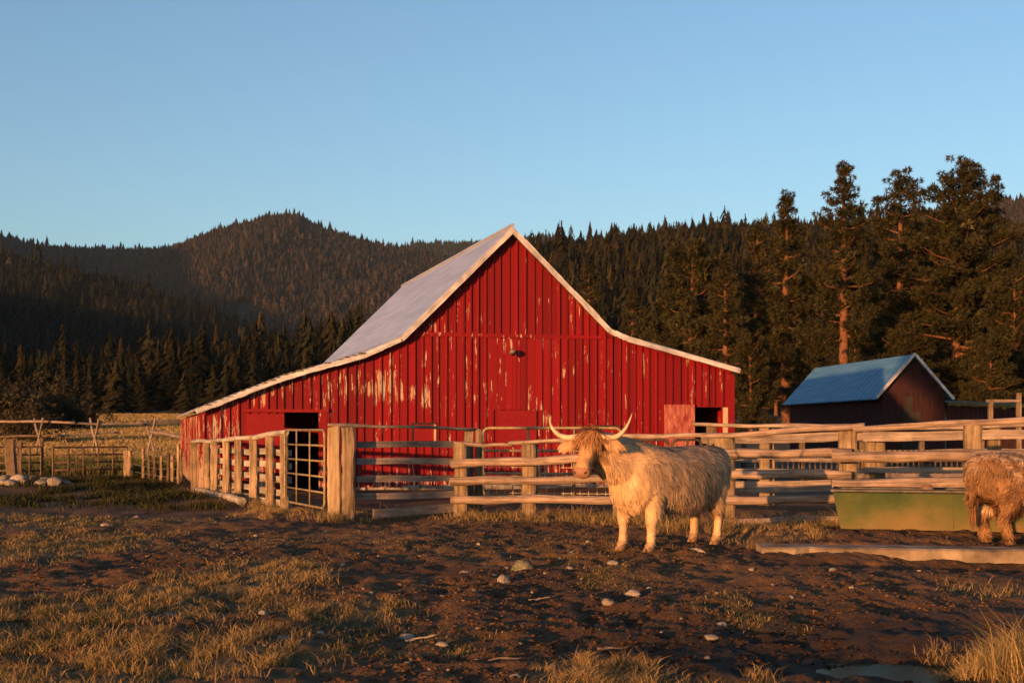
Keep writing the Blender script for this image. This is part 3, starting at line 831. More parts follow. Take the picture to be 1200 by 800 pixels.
# ------------------------------------------------------------------ small shed on the right
sA = Vector((16.96, 54, 0)); sdir = Vector((-1.36, 11.7, 0)).normalized(); srot = math.atan2(sdir.y, sdir.x)-math.pi/2
shed = empty('small_shed', sA, srot)
tag(shed, 'small shade-darkened red shed with a skylight-blue metal roof in front of the pines', 'shed')
zr, ze, hw, dl = 4.64, 3.02, 1.48, 11.8
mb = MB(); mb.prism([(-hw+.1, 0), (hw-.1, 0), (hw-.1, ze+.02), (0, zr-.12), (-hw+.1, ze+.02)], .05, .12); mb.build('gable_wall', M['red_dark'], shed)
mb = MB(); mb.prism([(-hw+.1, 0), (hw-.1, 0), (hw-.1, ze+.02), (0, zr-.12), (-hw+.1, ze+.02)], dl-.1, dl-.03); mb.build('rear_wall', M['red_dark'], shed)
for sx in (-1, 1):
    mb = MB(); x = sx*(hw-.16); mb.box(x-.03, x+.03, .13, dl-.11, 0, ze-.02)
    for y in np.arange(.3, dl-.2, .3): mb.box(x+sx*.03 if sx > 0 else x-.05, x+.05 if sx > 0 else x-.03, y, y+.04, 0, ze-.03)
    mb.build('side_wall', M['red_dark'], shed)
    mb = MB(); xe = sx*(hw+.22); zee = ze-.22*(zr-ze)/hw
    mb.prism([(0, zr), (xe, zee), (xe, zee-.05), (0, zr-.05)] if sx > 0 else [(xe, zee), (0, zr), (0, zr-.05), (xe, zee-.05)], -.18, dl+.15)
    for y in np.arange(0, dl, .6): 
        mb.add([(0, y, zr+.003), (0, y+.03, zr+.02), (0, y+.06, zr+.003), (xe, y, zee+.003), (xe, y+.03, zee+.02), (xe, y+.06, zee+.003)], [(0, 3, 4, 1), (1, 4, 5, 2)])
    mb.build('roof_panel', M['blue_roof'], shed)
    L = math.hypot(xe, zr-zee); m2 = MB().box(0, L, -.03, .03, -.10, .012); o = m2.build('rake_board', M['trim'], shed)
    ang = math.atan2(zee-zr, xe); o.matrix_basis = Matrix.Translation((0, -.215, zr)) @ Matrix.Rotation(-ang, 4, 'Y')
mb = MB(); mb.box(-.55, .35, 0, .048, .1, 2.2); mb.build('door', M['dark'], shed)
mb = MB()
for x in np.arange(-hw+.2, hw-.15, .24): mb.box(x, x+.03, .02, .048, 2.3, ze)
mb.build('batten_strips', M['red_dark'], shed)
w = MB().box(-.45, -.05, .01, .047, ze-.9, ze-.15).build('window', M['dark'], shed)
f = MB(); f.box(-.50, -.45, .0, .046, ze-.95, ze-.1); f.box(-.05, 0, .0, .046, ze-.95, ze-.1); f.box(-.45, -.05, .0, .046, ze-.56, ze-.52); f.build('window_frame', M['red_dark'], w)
# lean-to with a sagging old roof
lt = empty('lean_to_shelter', sA+Vector((1.6, .6, 0)), srot)
tag(lt, 'low dark lean-to with a mossy roof built against the small shed', 'shelter')
mb = MB(); x = 0.0
while x < 6.8:
    w_ = r.uniform(.16, .26); mb.box(x, x+w_-.012, r.uniform(-.01, .01), .05, 0, 2.52-.05*x+r.uniform(-.08, .03)); x += w_
mb.build('board_wall', M['red_dark'], lt)
mb = MB(); mb.add([(-.05, -.2, 2.62), (7.0, -.2, 2.42), (7.0, 3.4, 2.62), (-.05, 3.4, 2.85), (-.05, -.2, 2.50), (7.0, -.2, 2.30), (7.0, 3.4, 2.50), (-.05, 3.4, 2.73)],
  [(0,1,2,3), (7,6,5,4), (0,4,5,1), (1,5,6,2), (2,6,7,3), (3,7,4,0)]); mb.build('roof', M['thatch'], lt)
for x in (.1, 3.4, 6.8):
    MB().box(x, x+.1, 3.2, 3.3, 0, 2.5).build('post', M['post_dark'], lt)
fr = empty('timber_frame', at(1178, 500, 47).xy.to_3d())
tag(fr, 'bare timber gate frame of two posts and a crossbeam in front of the dark lean-to', 'gate frame')
zt = at(0, 468, 47).z
for x in (-.62, .42): MB().box(x, x+.15, -.07, .07, 0, zt+(.25 if x > 0 else -.05)).build('post', M['post'], fr)
MB().box(-.75, .55, -.11, -.072, zt-.1, zt).build('crossbeam', M['rail'], fr)

# ------------------------------------------------------------------ fences
def tube_x(L, r0, seed, n=10, bend=.03, r1=None, seg=None):
    rr = np.random.default_rng(seed); seg = seg or max(6, int(L*3.5)); r1 = r1 or r0
    mb = MB(); pts = []; rad = []
    ph = rr.uniform(0, 6, 4)
    for i in range(seg+1):
        u = i/seg; x = L*u
        pts.append((x, bend*math.sin(u*3.1+ph[0])*.7+.3*bend*math.sin(u*9+ph[1]), bend*math.sin(u*2.6+ph[2])*.6+.35*bend*math.sin(u*11+ph[3])))
        rad.append((r0+(r1-r0)*u)*rr.uniform(.90, 1.08))
    mb.tube(pts, rad, n)
    mb.v = [(x, y+rr.normal(0, .003), z+rr.normal(0, .003)) for x, y, z in mb.v]
    return mb
def xform(p0, p1):
    p0, p1 = Vector(p0), Vector(p1); d = (p1-p0); L = d.length; d.normalize()
    s = Vector((0, 0, 1)).cross(d).normalized(); u = d.cross(s)
    return Matrix.Translation(p0) @ Matrix((d, s, u)).transposed().to_4x4(), L
SEED = [100]
def pole(p0, p1, rad, parent, mat='rail', name='rail', bend=.03, r1=None, n=10):
    SEED[0] += 1; W, L = xform(p0, p1)
    o = tube_x(L, rad, SEED[0], n, bend, r1).build(name, M[mat], parent, True)
    # sawn ends stay crisp
    for p in o.data.polygons:
        if len(p.vertices) > 4: p.use_smooth = False
    return place(o, W, parent)
def plank(p0, p1, h, t, parent, mat='board', name='rail', wob=.012):
    SEED[0] += 1; rr = np.random.default_rng(SEED[0]); W, L = xform(p0, p1); k = max(4, int(L*3)); vs = []; fs = []
    for i in range(k+1):
        x = L*i/k; a = rr.normal(0, wob*.35); c = wob*math.sin(i*.7+SEED[0])
        hh = h/2*rr.uniform(.93, 1.05)
        vs += [(x, -t/2, -hh+c+a), (x, t/2, -hh+c+a), (x, t/2, hh+c+a*.3), (x, -t/2, hh+c+a*.3)]
    for i in range(k):
        b = i*4
        for q in range(4): fs.append((b+q, b+(q+1) % 4, b+4+(q+1) % 4, b+4+q)[::-1])
    fs += [(0, 1, 2, 3), (k*4+3, k*4+2, k*4+1, k*4)]
    mb = MB(); mb.add(vs, fs); return place(mb.build(name, M[mat], parent), W, parent)
def post(x, y, h, w, d, parent=None, mat='post', yaw=0., name='post', z0=None, rnd=0, lean=0):
    SEED[0] += 1; rr = np.random.default_rng(SEED[0]); zb = (g1(x, y) if z0 is None else z0)-.15
    H = h-zb; k = 9; mb = MB(); vs = []; fs = []
    sh = [(-.5, -.38), (-.38, -.5), (.38, -.5), (.5, -.38), (.5, .38), (.38, .5), (-.38, .5), (-.5, .38)]
    if rnd: sh = [(.52*math.cos(2*math.pi*q/10), .52*math.sin(2*math.pi*q/10)) for q in range(10)]
    m = len(sh); tilt = rr.uniform(-.03, .03, 2)
    for i in range(k+1):
        z = H*i/k
        s = rr.uniform(.97, 1.02)*(1-.05*i/k); ox, oy = rr.normal(0, .004, 2)
        for a, b in sh:
            zz = z+(tilt[0]*a+tilt[1]*b*.7+rr.normal(0, .004) if i == k else 0)
            vs.append((a*w*s+ox+rr.normal(0, .004)+lean*z, b*d*s+oy+rr.normal(0, .004), zz))
    for i in range(k):
        for q in range(m): fs.append((i*m+q, i*m+(q+1) % m, (i+1)*m+(q+1) % m, (i+1)*m+q))
    fs += [tuple(range(m-1, -1, -1)), tuple(range(k*m, k*m+m))]
    mb.add(vs, fs)
    W = Matrix.Translation((x, y, zb)) @ Matrix.Rotation(yaw, 4, 'Z')
    return place(mb.build(name, M[mat], parent), W, parent)
def fence(label, loc, name='rail_fence', cat='fence', group=None):
    e = empty(name, loc); return tag(e, label, cat, group)
def V3(p, z): return Vector((p[0], p[1], z))
def lerp(a, b, t): return Vector(a)*(1-t)+Vector(b)*t

# left corral side fence, coming from the barn corner towards the camera
A0 = Vector((-7.35, 29.6)); A1 = Vector((-4.05, 22.7))
fa = fence('weathered fence of stout upright timbers and pale rails running from the left barn corner', (A0.x, A0.y, 0), 'corral_fence')
yawA = math.atan2((A1-A0).y, (A1-A0).x)
pxs = [229, 242, 251, 265, 279, 297, 316, 333]; tops = [518, 517.6, 516.5, 515, 512, 511, 510, 507.5]
for px, yt in zip(pxs, tops):
    k = (px-600)/FPX; s = (k*A0.y-A0.x)/((A1-A0).x-k*(A1-A0).y); p = A0+(A1-A0)*s
    wdt = .15 if px != 229 else .22
    post(p.x, p.y, CAM_H+(HOR-yt)/FPX*p.y, wdt, .12, fa, 'post', yawA+R(70)+rng.normal(0, .06))
nrm = Vector((-(A1-A0).y, (A1-A0).x)).normalized()      # towards the barn side
if nrm.x < 0: nrm = -nrm
for z0, z1 in ((.92, 1.02), (.70, .78), (.47, .53), (.24, .27), (.06, .08)):
    plank(V3(A0+nrm*.13+(A1-A0)*.02, z0+.04), V3(A1+nrm*.13, z1), .115, .04, fa, 'grey_rail')
pm0 = A0+(A1-A0)*.36
pole(V3(A0-nrm*.02, 1.16), V3(pm0, 1.22), .045, fa, 'grey_rail', 'top_rail'); pole(V3(pm0+Vector((0.05, -.1)), 1.21), V3(A1+(A1-A0).normalized()*.1, 1.385), .05, fa, 'grey_rail', 'top_rail')
g0 = gpt(227, 577); g1_ = gpt(284, 592)
lg = pole((g0[0], g0[1], .06), (g1_[0], g1_[1], .07), .075, None, 'grey_rail', 'fallen_log'); tag(lg, 'pale barked log lying on the ground along the left corral fence', 'log')

# pipe gates
def pipe_gate(name, label, p0, p1, z0, z1, nh, nv, rad=.022, mat='pipe', mesh=0, cr=.12, group=None, wires=None):
    p0, p1 = Vector(p0), Vector(p1); d = p1-p0; L = d.length; rz = math.atan2(d.y, d.x)
    e = empty(name, (p0.x, p0.y, 0), rz); tag(e, label, 'gate', group)
    mb = MB(); pts = []
    for cx, cz, a0 in ((cr, z0+cr, 180), (L-cr, z0+cr, 270), (L-cr, z1-cr, 0), (cr, z1-cr, 90)):
        for q in range(5):
            a = R(a0+q*22.5); pts.append((cx+cr*math.cos(a), 0, cz+cr*math.sin(a)))
    pts.append(pts[0]); pts.append(pts[1]); mb.tube(pts, rad, 8, False); mb.build('pipe_frame', M[mat], e, True)
    for i in range(nh):
        z = z0+(z1-z0)*(i+1)/(nh+1); MB().tube([(.01, 0, z), (L-.01, 0, z)], rad*.85, 7).build('cross_pipe', M[mat], e, True)
    for i in range(nv):
        x = L*(i+1)/(nv+1); MB().tube([(x, -.012, z0), (x, -.012, z1)], rad*.8, 7).build('upright_pipe', M[mat], e, True)
    if mesh:
        mb = MB()
        for x in np.arange(.1, L-.05, mesh): mb.tube([(x, .015, z0), (x, .015, z0+(z1-z0)*.72)], .0045, 4)
        for z in np.arange(z0+.06, z0+(z1-z0)*.74, mesh): mb.tube([(.02, .02, z), (L-.02, .02, z)], .0045, 4)
        mb.build('wire_mesh', M['wire'], e)
    return e
pipe_gate('pipe_gate', 'tan pipe gate with square openings between the corral fence and the big gatepost', (-4.0, 22.55), (-2.98, 20.35), .17, 1.42, 4, 2, .019)
pipe_gate('pipe_gate', 'long tan pipe gate with wire mesh standing before the middle of the barn', at(566, 0, 24.2).xy, at(728, 0, 23.6).xy, .18, 1.46, 2, 2, .028, 'pipe', .16)
pipe_gate('pipe_gate', 'dark pipe gate half hidden behind the back of the pale cow', at(741, 0, 23.4).xy, at(783, 0, 23.6).xy, .2, 1.24, 3, 1, .025, 'pipe_dark')
pipe_gate('pipe_gate', 'dark pipe gate in front of the faded sliding door', at(788, 0, 23.7).xy, at(822, 0, 24.0).xy, .2, 1.24, 3, 1, .025, 'pipe_dark')
mb = MB()

# big gatepost pair
tag(post(-2.825, 20.35, 1.46, .215, .24, None, 'post_smooth', R(6), 'gatepost'), 'thick smooth sawn gatepost, sunlit, left one of the tall pair', 'post')
tag(post(-2.605, 20.38, 1.47, .22, .25, None, 'post', R(6), 'gatepost'), 'thick rough gatepost with dark checks, right one of the tall pair', 'post')

# board panel between the big post and the next posts
fd = fence('panel of five grey boards under a thin pole, right of the tall gateposts', (-2.5, 20.6, 0), 'board_fence')
D0 = Vector((-2.50, 20.6)); D1 = Vector((-.78, 21.55))
for z, zz in ((1.185, 1.17), (.905, .90), (.62, .62), (.345, .36)):
    plank(V3(D0, z), V3(D1, zz), .105, .04, fd, 'board')
pole(V3(Vector((-2.95, 20.5)), 1.485), V3(Vector((-.55, 21.75)), 1.44), .026, fd, 'board', 'top_rail', .02)
plank(V3(D0+Vector((.28, -.1)), .09), V3(D1+Vector((-.1, -.1)), .12), .14, .05, fd, 'board', 'ground_board')
for px, w_ in ((549.5, .16), (561, .13)):
    p = at(px, 0, 21.8); post(p.x, p.y, 1.44, w_, .17, fd, 'post', .1)

# front log fence
GP = [at(541, 0, 21.4), at(621, 0, 20.95), at(728, 0, 20.2), at(850, 0, 19.2), at(994, 0, 18.55)]
ff = fence('split log fence with round grey rails running behind the pale cow', (GP[0].x, GP[0].y, 0), 'log_fence')
ptop = [518, 517, 514, 510, 503]; pw = [.23, .23, .25, .31, .27]
for p, yt, w_ in zip(GP, ptop, pw):
    post(p.x, p.y+.02, CAM_H+(HOR-yt)/FPX*p.y, w_, .26, ff, 'post', R(-12))
def on(px, Y): return at(px, 0, Y)
def rail(pa, ya, Ya, pb, yb, Yb, rad, mat='rail', off=-.2, bend=.03, name='rail', r1=None):
    a = at(pa, ya, Ya); b = at(pb, yb, Yb); a.y += off; b.y += off
    return pole(a, b, rad, ff, mat, name, bend, r1)
for (ya, yb) in ((541, 536), (562, 559), (586, 585)):
    rail(529.5, ya, 21.45, 730, yb, 20.2, .068, bend=.035)
    rail(716, yb-1, 20.25, 862, {536: 531, 559: 557, 585: 584}[yb], 19.15, .066, bend=.03)
for (ya, yb) in ((530, 529), (557, 555), (584, 583), (612, 609)):
    rail(838, ya, 19.25, 994, yb, 18.55, .066, bend=.028)
rail(536, 519, 21.4, 601, 521, 21.1, .035, name='top_rail', off=-.05, r1=.028)
rail(596, 518.5, 21.1, 735, 511, 20.2, .032, name='top_rail', off=-.09, r1=.045)
rail(715, 513, 20.35, 862, 508, 19.2, .036, name='top_rail', off=-.12)
rail(820, 511, 19.4, 1010, 500, 18.45, .038, name='top_rail', off=-.16, r1=.045)
# the heavier run behind the trough
fh = fence('heavy log fence of thick round rails above the green trough', (4.8, 18.3, 0), 'log_fence')
def hpole(pa, ya, Ya, pb, yb, Yb, rad, name='rail', bend=.03, mat='rail', r1=None):
    return pole(at(pa, ya, Ya), at(pb, yb, Yb), rad, fh, mat, name, bend, r1)
hpole(975, 536, 18.15, 1265, 530, 17.3, .082); hpole(975, 567.5, 18.1, 1262, 563, 17.25, .095)
hpole(1000, 501, 18.35, 1290, 487, 17.2, .045, 'top_rail')
hpole(1015, 600, 18.2, 1262, 600, 17.3, .07)
for px, Y, yt in ((1140, 17.85, 497), (1262, 17.5, 490)):
    p = at(px, 0, Y); post(p.x, p.y, CAM_H+(HOR-yt)/FPX*Y, .24, .24, fh, 'post', R(-10))
# rear corral fence beyond, with stacked rails
fr2 = fence('rear corral fence of grey boards on paired posts, seen through the front logs', (5.0, 25.5, 0), 'board_fence')
RP = [(834, 25.2, 497), (896, 24.6, 499), (903, 24.7, 499.5), (1020, 23.4, 502), (1030, 23.4, 503), (1165, 22.2, 499), (1260, 21.5, 498)]
for px, Y, yt in RP:
    p = at(px, 0, Y); post(p.x, p.y, CAM_H+(HOR-yt)/FPX*Y, .21 if px != 903 else .15, .2, fr2, 'post' if px > 840 else 'post_dark', R(-8))
for y0, y1, h_ in ((515, 511, .17), (536, 533, .12), (553, 551, .10), (570, 568, .20)):
    a = at(822, y0, 25.4-.16); b = at(1030, y1, 23.4-.16); plank(a, b, h_, .05, fr2, 'board')
    a = at(1012, y1, 23.35-.2); b = at(1270, y1-2, 21.4-.2); plank(a, b, h_, .05, fr2, 'board')
pole(at(812, 497, 25.2), at(1000, 498, 23.5), .035, fr2, 'board', 'top_rail')
pole(at(990, 503, 23.4), at(1265, 498, 21.4), .035, fr2, 'board', 'top_rail')
# farther pens: feed rack with bars behind the rear fence
rk = fence('dark slatted feed rack of upright bars far behind the log fence', at(905, 0, 34).xy.to_3d(), 'feed_rack', 'feed rack')
for y in (541, 560): plank(at(868, y-2, 34), at(1235, y-4, 34), .12, .05, rk, 'board')
plank(at(868, 531, 34.1), at(1235, 527, 34.1), .10, .05, rk, 'board')
for px in (872, 940, 1010, 1080, 1150, 1230):
    p = at(px, 0, 34.2); post(p.x, p.y, CAM_H+(HOR-517)/FPX*34, .14, .14, rk, 'post_dark')
for i in range(56):
    p = at(872+i*6.4, 0, 34.05); q = MB().box(-.018, .018, -.018, .018, .15, CAM_H+(HOR-527)/FPX*34); o = q.build('bar', M['pipe_dark'], rk); place(o, Matrix.Translation(p.xy.to_3d()), rk)

# ------------------------------------------------------------------ far left: pipe gate, posts, buck fence
lgate = pipe_gate('pipe_gate', 'dark pipe and wire gate across the pasture entrance on the far left', at(62, 0, 37.0).xy, at(149, 0, 38.5).xy, .05, 1.38-.45, 3, 4, .03, 'pipe_dark', .2, .05)
pipe_gate('pipe_gate', 'shorter dark pipe and wire gate at the left edge of the picture', at(-6, 0, 36.2).xy, at(48, 0, 36.8).xy, .05, .95, 3, 3, .03, 'pipe_dark', .2, .05)
sp = [(15, 541-26, 34, .26, 'thick dark leaning post by the stone heap', 'post_dark'), (24, 516, 36.5, .09, 'thin dark post just right of the thick leaning post', 'post_dark'),
      (49, 513, 36.9, .09, 'thin steel post between the two far left gates', 'post_dark'), (148, 527, 38.4, .16, 'short brown post at the right end of the long far left gate', 'post')]
for px, yt, Y, w_, lb, mt in sp:
    p = at(px, 0, Y); tag(post(p.x, p.y, CAM_H+(HOR-yt)/FPX*Y, w_, w_, None, mt, .2, 'fence_post', lean=-.06 if px == 15 else 0), lb, 'post')
# line of old posts left of the barn, with wire
ws = fence('row of thin uneven old posts strung with wire left of the barn wall', at(188, 0, 34).xy.to_3d(), 'wire_fence')
PW = [(152, 38, 528), (168, 37, 525), (175, 36, 533), (182, 35, 536), (189, 34, 534), (188, 37.5, 523), (197.5, 33, 530), (202, 33.6, 534), (209, 32, 521), (212, 34.5, 526)]
for px, Y, yt in PW:
    p = at(px, 0, Y); post(p.x, p.y, CAM_H+(HOR-yt)/FPX*Y, rng.uniform(.07, .13), .09, ws, 'post' if rng.random() < .5 else 'post_dark', rng.uniform(0, 1), rnd=1)
mb = MB()
for f in (.25, .5, .75, .95): mb.tube([at(150, 540, 38.2).xy.to_3d()+Vector((0, 0, .9*f)), at(182, 540, 35).xy.to_3d()+Vector((0, 0, .75*f)), at(209, 540, 32).xy.to_3d()+Vector((0, 0, .9*f))], .008, 4)
o = mb.build('wire', M['wire'], ws); place(o, Matrix.Identity(4), ws)
bf = fence('pale buck and rail fence with crossed supports across the far left pasture', at(100, 0, 62).xy.to_3d(), 'buck_fence')
def bpole(a, b, rad, mat='rail', name='rail'): return pole(a, b, rad, bf, mat, name, .04, n=7)
bpole(at(-40, 493.5, 62), at(88, 495, 62), .06); bpole(at(84, 495.5, 62), at(172, 497, 64), .05); bpole(at(160, 496, 64), at(225, 493, 66), .06)
bpole(at(-40, 512, 62), at(70, 510, 62), .06, 'post_dark'); bpole(at(60, 510.5, 62), at(140, 506.5, 64), .05, 'board')
bpole(at(178, 504.5, 54), at(222, 514.5, 44), .07)
for px, Y in ((-25, 62), (45, 62), (111, 63), (176, 64)):
    for s in (-1, 1): bpole(at(px-9*s, 490, Y)+Vector((0, .5*s, 0)), Vector((at(px+9*s, 0, Y).x, Y-.5*s, g1(at(px, 0, Y).x, Y)-.1)), .055, 'board', 'crossed_support')

# ------------------------------------------------------------------ concrete apron and trough
SLZ = .10
slab = MB(); n = 26; vs = []; fs = []
rr = np.random.default_rng(3)
x0, x1 = 2.82, 7.4
for i in range(n+1):
    x = x0+(x1-x0)*i/n; yf = 14.42-.16*(x-x0)+rr.normal(0, .02); yb = yf+.34
    zf = SLZ+rr.normal(0, .006)
    vs += [(x, yf+.02, -.05+rr.normal(0, .01)), (x, yf, zf-.02), (x, yf+.035, zf), (x, yb, SLZ+.01), (x, yb, -.05)]
for i in range(n):
    for q in range(4): fs.append((i*5+q, (i+1)*5+q, (i+1)*5+q+1, i*5+q+1))
fs += [(4, 3, 2, 1, 0), tuple(n*5+q for q in range(5))]
slab.add(vs, fs); tag(slab.build('concrete_curb', M['concrete']), 'long low concrete curb half sunk in the dirt before the green trough', 'curb')
tr = empty('water_trough', (4.26, 17.0, SLZ), R(-15)); tag(tr, 'long green painted metal trough with a dark rim behind the concrete curb', 'trough')
TL, TH, TD = 3.0, .50, .75
def trough_shell():
    mb = MB(); o = .0; i_ = .04
    out_b = [(.10, .08), (TL-.10, .08), (TL-.10, TD-.08), (.10, TD-.08)]; out_t = [(0, 0), (TL, 0), (TL, TD), (0, TD)]
    in_b = [(.14, .12), (TL-.14, .12), (TL-.14, TD-.12), (.14, TD-.12)]; in_t = [(i_, i_), (TL-i_, i_), (TL-i_, TD-i_), (i_, TD-i_)]
    vs = [(x, y, .0) for x, y in out_b]+[(x, y, TH) for x, y in out_t]+[(x, y, .06) for x, y in in_b]+[(x, y, TH) for x, y in in_t]
    fs = [(3, 2, 1, 0), (8, 9, 10, 11)]
    for q in range(4):
        w = (q+1) % 4; fs += [(q, w, 4+w, 4+q), (8+w, 8+q, 12+q, 12+w), (4+q, 4+w, 12+w, 12+q)]
    return mb.add(vs, fs)
trough_shell().build('tank', M['trough'], tr)
mb = MB(); mb.tube([(0, 0, TH+.012), (TL, 0, TH+.012), (TL, TD, TH+.012), (0, TD, TH+.012), (0, 0, TH+.012), (.1, 0, TH+.012)], .028, 7, False); mb.build('rim', M['rim'], tr)
mb = MB(); mb.add([(.07, .07, TH-.13), (TL-.07, .07, TH-.13), (TL-.07, TD-.07, TH-.13), (.07, TD-.07, TH-.13)], [(0, 1, 2, 3)]); mb.build('water', M['water'], tr)
for x in (1.48, 2.2):
    mb = MB(); mb.box(x, x+.04, .028, .045, .02, TH-.03); mb.v = [(x, y+.065*(1-(z-.02)/TH)-.032, z) for x, y, z in mb.v]; mb.build('rib', M['trough'], tr)

def rock_mesh(seed, sub=3, sc=(1, 1, .65)):
    import bmesh
    bm = bmesh.new(); bmesh.ops.create_icosphere(bm, subdivisions=sub, radius=1)
    r = np.random.default_rng(seed); pl = r.normal(0, 1, (9, 3)); pl /= np.linalg.norm(pl, axis=1)[:, None]; dd = r.uniform(.62, .95, 9)
    for v in bm.verts:
        p = np.array(v.co); 
        for a, d in zip(pl, dd):
            q = p@a
            if q > d: p = p-a*(q-d)*.9
        nz = float(fbm(np.array([p[0]*2+p[2]]), np.array([p[1]*2-p[2]]), 3, seed)[0])-.5
        p = p*(1+.22*nz); v.co = (p[0]*sc[0], p[1]*sc[1], p[2]*sc[2])
    me = bpy.data.meshes.new('stone'); bm.to_mesh(me); bm.free()
    me.polygons.foreach_set('use_smooth', np.ones(len(me.polygons), bool))
    return me
def rock(px, py, wpx, seed, mat, label, group=None, name='stone', Y=None, hk=1.0, z=None):
    X, Yg = gpt(px, py)
    Y = Y or Yg; X = (px-600)/FPX*Y
    s = wpx/FPX*Y/2
    me = rock_mesh(seed, 3, (1, .85, .62*hk)); me.materials.append(M[mat])
    o = ob(name, me); zz = (g1(X, Y) if z is None else z)
    o.matrix_basis = Matrix.Translation((X, Y, zz+s*.08)) @ Matrix.Rotation(seed*1.7, 4, 'Z') @ Matrix.Diagonal((s, s, s, 1))
    return tag(o, label, 'stone', group)
fl = rock(1086, 574, 20, 71, 'post', 'brown rounded lump resting on the front rim of the trough', name='float_ball', Y=16.84, z=SLZ+TH+.005, hk=1.35)
fl['category'] = 'float'
fl.data.materials.clear(); fl.data.materials.append(M['hoof'])

# ------------------------------------------------------------------ cattle
def loft(mb, rings, n=18):
    """rings: (centre, u axis, v axis, ru, rv)"""
    vs = []; fs = []
    for c, u, v, ru, rv in rings:
        c, u, v = Vector(c), Vector(u), Vector(v)
        for k in range(n):
            a = 2*math.pi*k/n; ca, sa = math.cos(a), math.sin(a)
            e = .85; ca = math.copysign(abs(ca)**e, ca); sa = math.copysign(abs(sa)**e, sa)
            vs.append(c+u*(ru*ca)+v*(rv*sa))
    for i in range(len(rings)-1):
        for k in range(n): fs.append((i*n+k, i*n+(k+1) % n, (i+1)*n+(k+1) % n, (i+1)*n+k))
    fs += [tuple(range(n-1, -1, -1)), tuple(range((len(rings)-1)*n, len(rings)*n))]
    mb.add(vs, fs)
def limb(mb, pts, n=14):
    """pts: (x,y,z,rx,ry) horizontal rings"""
    loft(mb, [((x, y, z), (1, 0, 0), (0, 1, 0), a, b) for x, y, z, a, b in pts], n)

